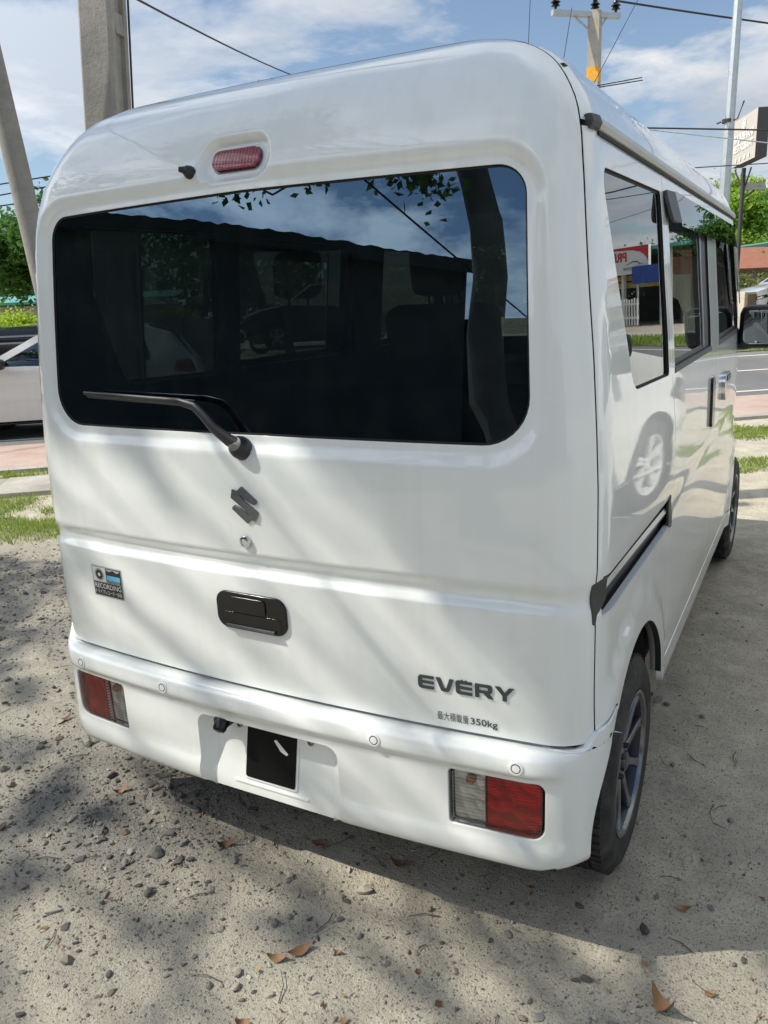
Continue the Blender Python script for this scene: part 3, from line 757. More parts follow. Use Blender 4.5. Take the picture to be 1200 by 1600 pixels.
def P_bump(s, w):
    s = np.asarray(s, float); w = np.asarray(w, float); a = np.abs(s); sg = np.sign(s)
    o = np.interp(w, _g, _o); z = np.where(w < 0, _z[0]-w, np.interp(w, _g, _z))
    fade = smooth(S1B+.10*LB, SGB+.004, a)
    o = o*(1-fade*smooth(.228,.262,z))
    th = np.where(a < S1B, np.arctan(2*KB*a), TH0B+(np.clip(a, S1B, S2B)-S1B)/RCB)
    ycb = KB*S1B*S1B+RCB*math.cos(TH0B)
    x = sg*np.where(a <= S1B, a, np.where(a <= S2B, xcb+RCB*np.sin(th), WBP)); d = np.where(a <= S1B, KB*a*a, np.where(a <= S2B, ycb-RCB*np.cos(th), ycb+a-S2B))
    y = .012+d+o*np.cos(th); x = x-sg*o*np.sin(th)
    x = x+sg*flare(y, z)*smooth(.10,.20,y)
    return np.stack([x, y, z], -1)
_ss = np.linspace(.3, 1.2, 1800); _px = P_bump(_ss, np.full(1800, w_of(.38)))
def sb_x(x): return float(np.interp(abs(x), _px[:,0][:np.argmax(_px[:,0])], _ss[:np.argmax(_px[:,0])]))*np.sign(x) if abs(x) > .3 else x
def sb_y(y): return float(np.interp(y, _px[:,1], _ss))
RA = .335
arch = [(sb_y(HUB_R-math.sqrt(RA*RA-(z-HUB_Z)**2)), w_of(z)) for z in np.linspace(.532, .226, 16)]
rt = [(SGB-.02,-.0005),(SGB+.004,-.004),(SGB+.012,-.012),(SGB+.028,-.030)]+arch
notch = roundpoly([(.197,WB),(.192,w_of(.417)),(-.196,w_of(.417)),(-.201,WB)], [0,.03,.03,0], 8)
outer = [(-.3,.0),(.3,.0)]+rt+[(.50,WB)]+notch+[(-.50,WB)]+[(-a, b) for a, b in rt[::-1]]
LZ0, LZ1 = .302, .430
lampR = roundpoly([(sb_x(.444),w_of(LZ0)),(sb_x(.640),w_of(LZ0)),(sb_x(.640),w_of(LZ1)),(sb_x(.444),w_of(LZ1))], [.010,.026,.022,.010], 6)
lampL = [(-a, b) for a, b in lampR[::-1]]
bumper = panel('rear_bumper', P_bump, outer, M['paint'], van, [lampR, lampL], [([(-.64,w_of(z)),(-.21,w_of(z))], False) for z in (.23,.238,.25,.262,.272,.279,.285,.291,.297)]+[([(.64,w_of(z)),(.21,w_of(z))], False) for z in (.23,.238,.25,.262,.272,.279,.285,.291,.297)]+[([(-.66,w_of(z)),(.66,w_of(z))], False) for z in (.4375,.441,.4445,.448,.452,.457,.463,.469,.474,.479,.483,.4865)], h=.016, hx=.028, hb=.014, flange=.02, hflange=.022)
# number plate recess
fr = resample(notch, .012, False); fb = P_bump(np.array([q[0] for q in fr]), np.array([q[1] for q in fr]))
back = []
for (a, b), P in zip(fr, fb):
    z = P[2]; x = P[0]; t = np.clip((z-.235)/(.405-.235), 0, 1)
    back.append((x-np.sign(x)*min(.032, abs(x)*.18), .040+.034*t, z-.014*smooth(.37,.415,z)))
back = np.array(back); m = len(fr); mb = MB()
mid = fb*.45+back*.55; mid[:,1] = fb[:,1]*.35+back[:,1]*.65
V = list(fb-np.array([0,-.001,0]))+list(mid)+list(back); F = []
for i in range(m-1):
    F += [(i, i+1, m+i+1, m+i), (m+i, m+i+1, 2*m+i+1, 2*m+i)]
mb.add(V, F)
zc = np.linspace(.226, back[:,2].max(), 14); rows = []
half_i = m//2; rz = back[:half_i+1]; lz = back[half_i:]
for z in zc:
    xr = np.interp(z, rz[:,2], rz[:,0]); xl = np.interp(z, lz[::-1,2], lz[::-1,0]); y = .040+.034*np.clip((z-.235)/.17, 0, 1)
    rows.append([(xl+(xr-xl)*k/10, y+.0002, z) for k in range(11)])
mb.add([q for r_ in rows for q in r_], [(i*11+k, i*11+k+1, (i+1)*11+k+1, (i+1)*11+k) for i in range(13) for k in range(10)])
mb.add([(-.25,.052,.224),(.25,.052,.224),(.25,.09,.222),(-.25,.09,.222)], [(0,1,2,3)])
mb.build('plate_recess', M['paint'], bumper, angle=30)
def P_rec(a, z): a = np.asarray(a, float); z = np.asarray(z, float); return np.stack([a, .040+.034*np.clip((z-.235)/.17, 0, 1), z], -1)
panel('plate_mount', P_rec, roundpoly([(-.083,.262),(.066,.262),(.066,.396),(-.083,.396)], .007, 4), M['paint'], bumper, h=.05, off=.003, flange=.003)
panel('plate_mount', P_rec, roundpoly([(-.078,.267),(.061,.267),(.061,.391),(-.078,.391)], .006, 4), M['plate_black'], bumper, h=.05, off=.0045, flange=.001)
panel('plate_mount', P_rec, [(-.001,.368),(.006,.371),(.040,.345),(.036,.340),(.018,.347)], M['white'], bumper, h=.05, off=.0062, flange=0)
panel('plate_mount', P_rec, roundpoly([(-.112,.2485),(.097,.2485),(.097,.2525),(-.112,.2525)], .001, 2), M['paint'], bumper, h=.05, off=.003, flange=.003)
for x in (-.104,.096):
    q, n = on(P_rec, x, .384); mb = MB(); disc_on(mb, q, n, [(-.002,.0085),(.003,.0085),(.003,.006),(.0005,.0055),(.0005,0)], 16); mb.build('plate_bolt', M['dark_chrome'], bumper, angle=40)
mb = MB(); c = Vector((-.122,.030,.405)); mb.box((-.018,-.012,-.010), (.018,.022,.014), 0, None, c, .005)
q = Vector((0,-.72,-.70)).normalized(); disc_on(mb, c+Vector((0,-.006,-.004)), q, [(-.012,.0165),(.010,.0165),(.016,.013),(.0165,.008),(.014,.0075),(.014,0)], 20)
mb.build('reversing_camera', M['gloss_black'], bumper, angle=40)
for x in (-.586,-.289,.289,.586):
    q, n = on(P_bump, sb_x(x), w_of(.4645)); b1 = MB()
    disc_on(b1, q, n, [(-.001,.0142),(.0016,.0142),(.0022,.0130),(.0022,.0098),(.0004,.0092),(.0004,.0085),(.0024,.0078),(.0028,.0)], 24, ms=[0,0,0,1,1,1,0])
    b1.build('parking_sensor', [M['paint'], M['dark_grey']], bumper, angle=40)
# tail lamps
for sg in (1, -1):
    f = (lambda q: q) if sg > 0 else (lambda q: [(-a, b) for a, b in q[::-1]])
    s0, s1, sm = sb_x(.444), sb_x(.640), sb_x(.520); z0, z1 = w_of(LZ0), w_of(LZ1)
    lamp = panel('tail_lamp', P_bump, f(lampR), M['black'], van, h=.02, off=-.030, flange=0)
    dz = .0055
    red = roundpoly([(sm+.002,z0-dz),(s1-.008,z0-dz),(s1-.008,z1+dz),(sm+.002,z1+dz)], [.002,.020,.017,.002], 5)
    clr = roundpoly([(s0+.009,z0-dz),(sm-.001,z0-dz),(sm-.001,z1+dz),(s0+.009,z1+dz)], [.006,.002,.002,.006], 4)
    panel('reflector', P_bump, f(red), M['reflector_red'], lamp, h=.02, off=-.017, flange=0)
    panel('reflector', P_bump, f(clr), M['reflector_clear'], lamp, h=.02, off=-.019, flange=0)
    panel('red_lens', P_bump, f(red), M['red_glass'], lamp, h=.02, off=-.003, flange=.010)
    panel('reversing_lens', P_bump, f(clr), M['rib_glass'], lamp, h=.02, off=-.003, flange=.010)
    bq, bn = on(P_bump, sg*(s0+.045), w_of(.405), -.011); mb = MB(); disc_on(mb, bq, bn, [(-.006,.011),(.002,.010),(.006,.006),(.007,0)], 16); mb.build('bulb', M['amber'], lamp, angle=40)

# ---------------------------------------------------------------- body sides
zz = np.linspace(.520, 1.606, 40)
gapline = [(float(y_gap(np.array(z)))+.0045, float(z)) for z in zz]
def arcpts(hub, r_, a0, a1, n=22): return [(hub+r_*math.cos(t), HUB_Z+r_*math.sin(t)) for t in np.linspace(R(a0), R(a1), n)]
bump_top = [(.236,.535),(.215,.540),(.190,.533),(.165,.522)]
ra = math.degrees(math.acos(-(HUB_R-.240)/RA)); rb = math.degrees(math.asin((.358-HUB_Z)/RA))
QTR = gapline+[(.846,1.606),(.850,1.50),(.850,1.12)]+[(.868,1.07),(.895,1.00),(.899,.90),(.896,.62),(.885,.50),(.872,.42),(.868,.357)]+arcpts(HUB_R, RA, rb, ra)+[(.236,.540),(.215,.545),(.190,.538),(.165,.527)]
QW = roundpoly([(.226,1.548),(.818,1.556),(.818,1.130),(.392,1.142)], [.035,.012,.015,.07], 7)
RAILH = [(.152,.752),(.152,.832),(.872,.808),(.886,.770),(.880,.733)]
def Wout(o): return o
DG = .0045
SLD = roundpoly([(.850+DG,1.606),(.850+DG,1.12),(.899+DG,1.0),(.900+DG,.62),(.872+DG,.42),(.872+DG,.357),(1.905,.357),(1.905,.80),(1.868,1.0),(1.838,1.10),(1.838,1.606)], [.01,.08,.05,.3,.1,.01,.01,.15,.15,.1,.01], 6)
SW = roundpoly([(.900,1.550),(1.655,1.546),(1.655,1.138),(.900,1.138)], .02, 5)
FA = .335
fa0 = math.degrees(math.pi-math.asin((.357-HUB_Z)/FA)); fa1 = 128
FDR = roundpoly([(1.838+DG,1.606),(1.838+DG,1.10),(1.868+DG,1.0),(1.905+DG,.80),(1.905+DG,.357)], [0,.1,.15,.15,0], 6)+arcpts(HUB_F, FA+.012, fa0, fa1, 12)+[(2.715,.62),(2.722,.90),(2.722,1.10),(2.60,1.606)]
FW = roundpoly([(1.880,1.545),(2.50,1.540),(2.66,1.145),(1.880,1.140)], [.02,.05,.03,.02], 5)
def yfr(z): return float(YF(np.array(z)))-.12
FEN = [(2.60+DG,1.606),(2.722+DG,1.10),(2.722+DG,.90),(2.715+DG,.62)]+arcpts(HUB_F, FA, fa1-1, 15, 22)+[(3.19,.30)]+[(yfr(z), z) for z in np.linspace(.30,1.606,24)]
SILL = [(.872,.290),(.872,.353),(2.54,.353),(2.54,.290)]
for sgn in (1, -1):
    mr = sgn < 0
    q = panel('quarter_panel', P_side, QTR, M['paint'], van, [QW, RAILH], h=.035, hb=.016, flange=.016, hflange=.02, mirror=mr, dark=True)
    panel('quarter_window', P_side, QW, M['side_glass'], q, h=.06, hb=.03, off=-.007, flange=0, mirror=mr, upright=.2)
    panel('window_seal', P_side, grow(QW, .0005), M['rubber'], q, [grow(QW, -.006)], h=.05, hb=.02, off=-.0064, flange=0, mirror=mr)
    panel('rail_channel', P_side, grow(RAILH, .004), M['black'], q, h=.05, off=-.019, flange=0, mirror=mr)
    strip_solid('slide_rail', P_side, [(y, .803-.0375*(y-.17)) for y in np.linspace(.15,.872,24)], [(-.012,-.018),(-.010,-.006),(0,-.002),(.010,-.006),(.012,-.018)], M['rail'], q, mr)
    strip_solid('rail_lip', P_side, [(y, .754-.022*(y-.15)) for y in np.linspace(.15,.878,24)], [(-.004,-.01),(-.004,.002),(.003,.003),(.004,-.01)], M['paint'], q, mr)
    panel('rail_end_cap', P_side, roundpoly([(.1285,.730),(.137,.762),(.168,.786),(.165,.831),(.1265,.822)], [.003,.006,.006,.004,.004], 4), M['dark_grey'], q, h=.02, off=.002, flange=.006, mirror=mr)
    panel('rail_stop', P_side, roundpoly([(.835,.738),(.885,.728),(.894,.765),(.880,.815),(.850,.812),(.850,.770)], .006, 4), M['black'], q, h=.03, off=.003, flange=.006, mirror=mr)
    d = panel('sliding_door', P_side, SLD, M['paint'], van, [SW], h=.04, hb=.02, flange=.016, hflange=.02, mirror=mr, dark=True)
    panel('door_window', P_side, SW, M['side_glass'], d, h=.06, hb=.03, off=-.009, flange=0, mirror=mr, upright=.2)
    panel('window_frame', P_side, grow(SW, .0005), M['black'], d, [roundpoly([(.915,1.520),(1.50,1.518),(1.50,1.158),(.915,1.158)], .015, 4)], h=.05, hb=.03, off=-.0078, flange=.004, mirror=mr)
    panel('window_channel', P_side, [(1.497,1.150),(1.509,1.150),(1.509,1.525),(1.497,1.525)], M['rail'], d, h=.05, off=-.004, flange=.004, mirror=mr)
    panel('window_channel', P_side, [(.905,1.128),(1.655,1.128),(1.655,1.142),(.905,1.142)], M['dark_grey'], d, h=.05, off=.002, flange=.008, mirror=mr)
    panel('door_handle', P_side, roundpoly([(1.640,.868),(1.735,.868),(1.735,1.040),(1.640,1.040)], .03, 6), M['paint'], d, [roundpoly([(1.655,.880),(1.700,.880),(1.700,1.028),(1.655,1.028)], .02, 5)], h=.03, off=.006, flange=.008, mirror=mr)
    panel('handle_pocket', P_side, roundpoly([(1.632,.872),(1.700,.872),(1.700,1.036),(1.632,1.036)], .02, 5), M['gloss_black'], d, h=.03, off=.009, flange=.008, mirror=mr)
    f = panel('front_door', P_side, FDR, M['paint'], van, [FW], h=.045, hb=.022, flange=.016, hflange=.02, mirror=mr, dark=True)
    panel('door_window', P_side, FW, M['side_glass'], f, h=.06, hb=.03, off=-.009, flange=0, mirror=mr, upright=.2)
    panel('window_frame', P_side, grow(FW, .0005), M['black'], f, [grow(FW, -.022)], h=.05, hb=.03, off=-.0078, flange=.004, mirror=mr)
    panel('window_channel', P_side, [(1.885,1.130),(2.655,1.135),(2.655,1.149),(1.885,1.144)], M['dark_grey'], f, h=.05, off=.002, flange=.008, mirror=mr)
    panel('door_handle', P_side, roundpoly([(1.975,.918),(2.150,.918),(2.150,1.012),(1.975,1.012)], .03, 6), M['chrome'], f, h=.03, off=.014, flange=.014, mirror=mr)
    panel('handle_pocket', P_side, roundpoly([(2.02,.985),(2.14,.985),(2.14,1.006),(2.02,1.006)], .008, 4), M['black'], f, h=.03, off=.0155, flange=0, mirror=mr)
    def P_vis(a, b):
        a = np.asarray(a, float); b = np.asarray(b, float); P = P_side(a, b); P[:,0] += .006+.012*smooth(1.575,1.475,b); return P
    panel('window_visor', P_vis, roundpoly([(1.00,1.572),(1.834,1.568),(1.834,1.478),(1.00,1.486)], .006, 3), M['visor'], d, h=.03, flange=0, mirror=mr, upright=.12)
    panel('visor_end', P_vis, roundpoly([(.846,1.560),(.985,1.566),(.985,1.494),(.846,1.492)], [.02,.004,.004,.03], 6), M['dark_grey'], d, h=.03, off=.003, flange=.008, mirror=mr)
    def P_vis2(a, b):
        a = np.asarray(a, float); b = np.asarray(b, float); P = P_side(a, b); P[:,0] += .008+.028*(1-smooth(.0,.09,np.minimum(1.575-b, 9)*0+np.abs(polydist(np.stack([a, b], 1), [(1.80,1.60),(2.50,1.60),(2.72,1.20),(2.72,1.21),(2.51,1.61),(1.80,1.61)])))*0)*0+.012*smooth(.02,.10,np.abs(polydist(np.stack([a, b], 1), [(1.80,1.572),(2.515,1.572),(2.65,1.24),(2.66,1.24),(2.52,1.574),(1.80,1.574)]))); return P
    panel('window_visor', P_vis2, roundpoly([(1.842,1.568),(2.508,1.565),(2.636,1.26),(2.575,1.25),(2.452,1.478),(1.842,1.478)], [.006,.05,.01,.02,.05,.006], 4), M['visor'], f, h=.03, flange=0, mirror=mr, upright=.12)
    # door mirror
    mb = MB(); mb.box((-.098,-.035,-.092), (.098,.055,.092), 0, None, (.810,2.64,1.153), .034)
    mb.tube([(.690,2.655,1.075),(.735,2.65,1.072),(.790,2.645,1.082)], [.030,.026,.024], 12, flat=(1,.7))
    mb.box((-.020,-.06,-.045), (.012,.06,.045), 0, None, (.700,2.655,1.10), .01)
    if mr: mb.V = [(-x, y, z) for x, y, z in mb.V]
    dm = mb.build('door_mirror', M['gloss_black'] if False else M['black'], f, angle=50)
    rim = roundpoly([(-.078,-.070),(.078,-.070),(.078,.070),(-.078,.070)], .026, 6)
    gv = [((.810+x)*sgn, 2.6035+(.004 if False else 0)-.003*(1-abs(x)/.08), 1.153+z) for x, z in rim]
    gm = mesh('mirror_glass', gv, [tuple(range(len(gv))) if sgn < 0 else tuple(range(len(gv)))], M['mirror'], None, False, None, f)
    fen = panel('front_fender', P_side, FEN, M['paint'], van, h=.05, hb=.025, flange=.016, mirror=mr, dark=True)
    panel('sill', P_side, SILL, M['paint'], van, h=.05, hb=.03, off=.002, flange=.02, mirror=mr)
# front face, windscreen, headlamps
def P_front(u, v):
    u = np.asarray(u, float); v = np.asarray(v, float); ye = YF(v)-.12; xe = P_side(ye, v)[:,0]; a = np.abs(u)
    return np.stack([np.sign(u)*xe*(1-(1-a)**1.0), YF(v)-.12*a**4, v], -1)
FR = [(-1,.26),(1,.26),(1,1.80),(-1,1.80)]
WS = roundpoly([(-.90,1.12),(.90,1.12),(.86,1.58),(-.86,1.58)], .05, 5)
fp = panel('front_panel', P_front, FR, M['paint'], van, [WS], h=.06, hx=.07, hb=.05, flange=0, hflange=.02)
panel('windscreen', P_front, WS, M['clear_glass'], fp, h=.07, off=-.008, flange=0)
for a in (1, -1):
    panel('headlamp', P_front, roundpoly([(a*.58,.60),(a*.97,.66),(a*.97,.86),(a*.62,.84)], .04, 5), M['clear_lens'], fp, h=.05, off=.006, flange=.01)
panel('grille', P_front, roundpoly([(-.5,.36),(.5,.36),(.55,.48),(-.55,.48)], .04, 5), M['black'], fp, h=.05, off=.004, flange=.006)
# roof
def P_roof(s, v): return P_loop(s, v)
def s_end(v): return float(S2+YF(np.array(v))-.12-y_arc_end(np.array(v)))
tgt = [q for q in TG if q[0] > 0 and q[1] > 1.0]
tgt = [(SG+SGAP, 1.617)]+[(a+SGAP*min(1, max(0, (a-SG+.08)/.05)), b+SGAP*(1 if b > 1.76 else .3)) for a, b in tgt]
CAPV = 1.81
ro = tgt+[(0,TOPV+SGAP),(0,CAPV)]+[(s_end(v), v) for v in np.linspace(CAPV, 1.617, 14)]
roof_e = empty('roof'); roof_e.parent = van
V = []; F = []; NN = []
A, Fr, o_, _h = tri_region(ro, [], [], .03, .06, .025)
P = P_roof(A[:,0], A[:,1]); Nn = surf_normals(P_roof, A); Nn *= np.sign(np.einsum('ij,ij->i', Nn, P-np.array((0,1.6,.9))).sum())
def addp(P, N, F_):
    b = sum(len(x) for x in V); V.append(P); NN.append(N)
    for f in F_:
        q = P[list(f)]; g = np.cross(q[1]-q[0], q[2]-q[0])
        F.append(tuple(i+b for i in (f if g@N[f[0]] > 0 else f[::-1])))
addp(P, Nn, Fr); addp(P*np.array([-1,1,1]), Nn*np.array([-1,1,1]), Fr)
ls = np.concatenate([np.linspace(0, S1, 24), np.linspace(S1, S2, 14)[1:], np.linspace(S2, s_end(CAPV), 40)[1:]])
lp_ = P_roof(ls, np.full(len(ls), CAPV)); uf = np.linspace(1, 0, 14)[1:]; lf = P_front(uf, np.full(len(uf), CAPV))
lpall = np.concatenate([lp_, lf]); ring = np.concatenate([lpall, (lpall*np.array([-1,1,1]))[::-1]])
Lm = [0,.08,.18,.32,.5,.7,.88,1.]; rows = []
for lam in Lm:
    cy2 = np.clip(ring[:,1], .95, 1.75); q = ring.copy(); q[:,0] = ring[:,0]*(1-lam); q[:,1] = ring[:,1]*(1-lam)+cy2*lam; q[:,2] = CAPV+.035*(1-(1-lam)**2); rows.append(q)
Pc = np.concatenate(rows); m = len(ring); Fc = [(i*m+k, i*m+(k+1) % m, (i+1)*m+(k+1) % m, (i+1)*m+k) for i in range(len(Lm)-1) for k in range(m)]
Nc = np.tile(np.array([0,0,1.]), (len(Pc), 1)); Nc[:m] = np.stack([ring[:,0]*1.1, (ring[:,1]-1.4)*.35, np.full(m, 1.)], 1); Nc[m:2*m] = Nc[:m]*np.array([.7,.7,1]); Nc /= np.linalg.norm(Nc, axis=1)[:,None]
addp(Pc, Nc, Fc)
bpy.data.objects.remove(roof_e)
roof = mesh('roof', np.concatenate(V), F, M['paint'], None, True, np.concatenate(NN), van)
for sgn in (1, -1):
    strip_solid('roof_moulding', P_side, [(y, 1.613) for y in np.linspace(.230,2.62,60)], [(-.011,-.010),(-.010,.006),(-.004,.012),(.007,.011),(.011,.002),(.011,-.010)], M['moulding'], roof, sgn < 0)
    strip_solid('moulding_shade', P_side, [(y, 1.5985) for y in np.linspace(.236,2.60,60)], [(-.003,-.004),(-.003,.0035),(.004,.0035),(.004,-.004)], M['gap_shade_underbody'], roof, sgn < 0)  # dark strip painting the shade line below the roof moulding
    strip_solid('moulding_end', P_side, [(y, 1.6135) for y in np.linspace(.204,.232,6)], [(-.012,-.010),(-.0115,.007),(-.005,.0135),(.008,.0125),(.012,.004),(.012,-.010)], M['dark_grey'], roof, sgn < 0)

# ---------------------------------------------------------------- wheels
def make_wheel():
    w = empty('wheel'); w.parent = van; b = MB()
    prof = [(-.078,.180),(-.082,.195),(-.083,.225),(-.079,.248),(-.068,.262),(-.062,.2675),(-.040,.2695),(-.038,.2630),(-.033,.2630),(-.031,.2700),(-.003,.2705),(-.002,.2635),(.004,.2635),(.006,.2705),(.031,.2700),(.033,.2630),(.038,.2630),(.040,.2695),(.062,.2675),(.068,.262),(.079,.248),(.0815,.240),(.0835,.225),(.0825,.222),(.083,.205),(.081,.193),(.077,.184),(.070,.180)]
    b.lathe(prof, 'x', 120)
    # shoulder tread blocks
    for k in range(72):
        a = 2*math.pi*k/72; rot = Matrix.Rotation(a, 3, 'X')
        for sd in (-1, 1):
            b.box((sd*.052-.013,-.0075,.2655), (sd*.052+.013,.0075,.2718), 0, rot @ Matrix.Rotation(sd*.0, 3, 'Z'))
        b.box((-.016,-.0085,.268), (.016,.0085,.2722), 0, rot @ Matrix.Rotation(.5, 3, 'Z'))
    b.build('tyre', M['tyre'], w, angle=35)
    c = MB(); NS = 9
    c.lathe([(.070,.1815),(.079,.182),(.081,.178),(.079,.172),(.070,.168),(.045,.164),(-.03,.160),(-.06,.165),(-.070,.180)], 'x', 72, ms=[0,0,0,0,1,1,1,1])
    c.lathe([(.020,.03),(.0,.165)], 'x', 48, 1)   # dark brake side
    for k in range(NS):
        a = 2*math.pi*k/NS; rot = Matrix.Rotation(a, 3, 'X')
        pts = [(.052,.030),(.058,.060),(.062,.100),(.066,.140),(.073,.172)]
        wd = [.015,.0105,.0085,.0085,.013]
        V = []; 
        for (x, r_), w_ in zip(pts, wd):
            for (dx, dw) in ((0,-1.),(.0,1.),(-.006,1.25),(-.026,.8),(-.026,-.8),(-.006,-1.25)): V.append(rot @ Vector((x+dx, w_*dw, r_)))
        F = [(i*6+j, i*6+(j+1) % 6, (i+1)*6+(j+1) % 6, (i+1)*6+j) for i in range(4) for j in range(6)]+[(0,1,2,3,4,5), (24,25,26,27,28,29)]
        c.add(V, F, 0)
    c.lathe([(.02,.045),(.052,.042),(.058,.034),(.060,.0)], 'x', 36, 0)
    for k in range(4):
        a = 2*math.pi*(k+.5)/4; c.lathe([(.055,.008),(.066,.007),(.068,.0)], 'x', 10, 1, (0,.040*math.cos(a)*1.0,.040*math.sin(a)))
    c.build('rim', [M['alloy'], M['alloy_dark']], w, angle=35)
    d = MB(); d.lathe([(.058,.026),(.066,.025),(.070,.018),(.071,0)], 'x', 30, 0); d.build('hub_cap', M['dark_chrome'], w, angle=35)
    e = MB(); e.lathe([(.0,.02),(.0,.125),(.012,.13),(.014,.05)], 'x', 40, 0); e.build('brake_disc', M['rail'], w, angle=35)
    return w
def copy_tree(o, parent=None):
    c = o.copy(); COL.objects.link(c)
    if parent is not None: c.parent = parent
    for ch in list(o.children): copy_tree(ch, c)
    return c
wh = make_wheel(); wh.scale = (.95,.93,.93); wh.location = (.650, HUB_R, HUB_Z)
for (x, y, rz) in ((.650, HUB_F, 0), (-.650, HUB_R, math.pi), (-.650, HUB_F, math.pi)):
    c = copy_tree(wh, van); c.location = (x, y, HUB_Z); c.rotation_euler = (random.random()*.6, 0, rz)
# under body, arch liners
b = MB()
b.box((-.64,.13,.27), (.64,.20,.50)); b.box((-.42,.12,.25), (.42,3.15,.40)); b.box((-.66,.86,.30), (.66,2.50,.42)); b.box((-.60,3.10,.28), (.60,3.16,1.0))
for hub in (HUB_R, HUB_F):
    for sgn in (1, -1):
        n_ = 20; V = []
        for k in range(n_+1):
            a = R(-12)+R(186)*k/n_; rr = .336+.010
            V += [(sgn*.44, hub+rr*math.cos(a), HUB_Z+rr*math.sin(a)), (sgn*.690, hub+rr*math.cos(a), HUB_Z+rr*math.sin(a))]
        b.add(V, [(2*k, 2*k+1, 2*k+3, 2*k+2) for k in range(n_)])
        b.add([V[2*k] for k in range(n_+1)], [tuple(range(n_+1))])
b.tube([(-.6,HUB_R,HUB_Z),(.6,HUB_R,HUB_Z)], .035, 10); b.tube([(-.6,HUB_F,HUB_Z),(.6,HUB_F,HUB_Z)], .03, 10)
b.build('underbody', M['gap_shade_underbody'], van)
# white arch lips
for hub, a0, a1, r_ in ((HUB_R, rb, 152, RA), (HUB_F, 15, 165, FA)):
    for sgn in (1, -1):
        pts = arcpts(hub, r_, a0, a1, 30); V = []
        for k, (y, z) in enumerate(pts):
            P = P_side(np.array([y]), np.array([z]))[0]
            V += [P-np.array([.002,0,0]), P-np.array([.030,0,0]), np.array([P[0]-.030, hub+(y-hub)*1.03, HUB_Z+(z-HUB_Z)*1.03])]
        V = np.array(V)*np.array([sgn,1,1]); mb = MB(); mb.add(V, [(3*k+j, 3*k+j+1, 3*k+j+4, 3*k+j+3) for k in range(29) for j in (0,1)]); mb.build('arch_lip', M['paint'], van, smooth=True)

# ---------------------------------------------------------------- cabin
inn = -.030
ILO = [(.175,.56)]+[(float(y_gap(np.array(z)))+.05, float(z)) for z in np.linspace(.6,1.70,14)]+[(2.42,1.70),(2.55,1.5),(2.70,1.1),(2.70,.56)]
for mr in (False, True):
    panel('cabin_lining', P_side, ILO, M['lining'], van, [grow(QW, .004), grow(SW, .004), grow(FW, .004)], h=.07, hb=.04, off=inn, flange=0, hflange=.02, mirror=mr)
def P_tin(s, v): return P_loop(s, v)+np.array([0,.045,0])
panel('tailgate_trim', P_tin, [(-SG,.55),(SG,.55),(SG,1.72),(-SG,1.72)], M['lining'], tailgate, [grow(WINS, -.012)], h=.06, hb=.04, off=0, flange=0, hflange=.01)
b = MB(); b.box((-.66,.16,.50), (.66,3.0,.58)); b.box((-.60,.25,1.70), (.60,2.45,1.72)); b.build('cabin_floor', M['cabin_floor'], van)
b = MB(); b.box((-.64,2.62,.58), (.64,3.05,1.02), 0, None, (0,0,0), .05); b.box((.14,2.58,.98), (.52,2.80,1.10), 0, None, (0,0,0), .04); b.build('dashboard', M['cabin_floor'], van, angle=40)
b = MB(); tt = Matrix.Rotation(R(-35), 3, 'X')
b.tube([tt @ Vector((.18*math.cos(a), .18*math.sin(a)*0, .18*math.sin(a)))+Vector((.35,2.45,1.02)) for a in np.linspace(0, 2*math.pi, 33)], .014, 8, cap=False); b.tube([(.35,2.47,1.02),(.35,2.7,.95)], .03, 8)
b.tube([tt @ Vector((-.17,0,0))+Vector((.35,2.45,1.02)), tt @ Vector((.17,0,0))+Vector((.35,2.45,1.02))], .018, 8); b.build('steering_wheel', M['black'], van, angle=50)
def seat(x, y, z, w, hback, hr=True):
    s = MB(); s.box((-w/2,-.24,0), (w/2,.26,.17), 0, None, (x,y,z), .05); rot = Matrix.Rotation(R(-12), 3, 'X').to_3x3()
    s.box((-w/2,-.07,0), (w/2,.07,hback), 0, Matrix.Rotation(R(12), 3, 'X'), (x,y-.20,z+.12), .06)
    o = s.build('seat', M['seat'], van, angle=50)
    h = MB(); h.box((-.115,-.05,0), (.115,.05,.20), 0, Matrix.Rotation(R(10), 3, 'X'), (x,y-.20-math.sin(R(12))*hback,z+.14+hback), .045)
    for d_ in (-.05,.05): h.tube([(x+d_,y-.20-math.sin(R(12))*hback+.01,z+.08+hback), (x+d_,y-.20-math.sin(R(12))*hback,z+.2+hback)], .007, 6)
    if hr: h.build('headrest', M['seat'], o, angle=50)
    return o
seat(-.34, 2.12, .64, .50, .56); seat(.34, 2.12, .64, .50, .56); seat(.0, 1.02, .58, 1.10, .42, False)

# ================================================================ THE PLACE
EV = Vector((.788,.616,0)); NV = Vector((-.616,.788,0)); EN_ROT = math.atan2(.616,.788)
def en(e, n, z=0.): return EV*e+NV*n+Vector((0,0,z))
def h2(ix, iy, seed=0):
    h = (ix.astype(np.int64)*374761393+iy.astype(np.int64)*668265263+seed*144665) & 0x7fffffff
    h = ((h ^ (h >> 13))*1274126177) & 0x7fffffff
    return ((h ^ (h >> 16)) & 0xffff)/65535.
def vnoise(x, y, seed=0):
    ix, iy = np.floor(x), np.floor(y); fx, fy = x-ix, y-iy; fx = fx*fx*(3-2*fx); fy = fy*fy*(3-2*fy)
    a = h2(ix,iy,seed); b = h2(ix+1,iy,seed); c = h2(ix,iy+1,seed); d = h2(ix+1,iy+1,seed)
    return (a+(b-a)*fx)*(1-fy)+(c+(d-c)*fx)*fy
def fbm(x, y, o=4, seed=0):
    s = 0; a = .5
    for k in range(o): s = s+a*vnoise(x*2**k, y*2**k, seed+k); a *= .5
    return s
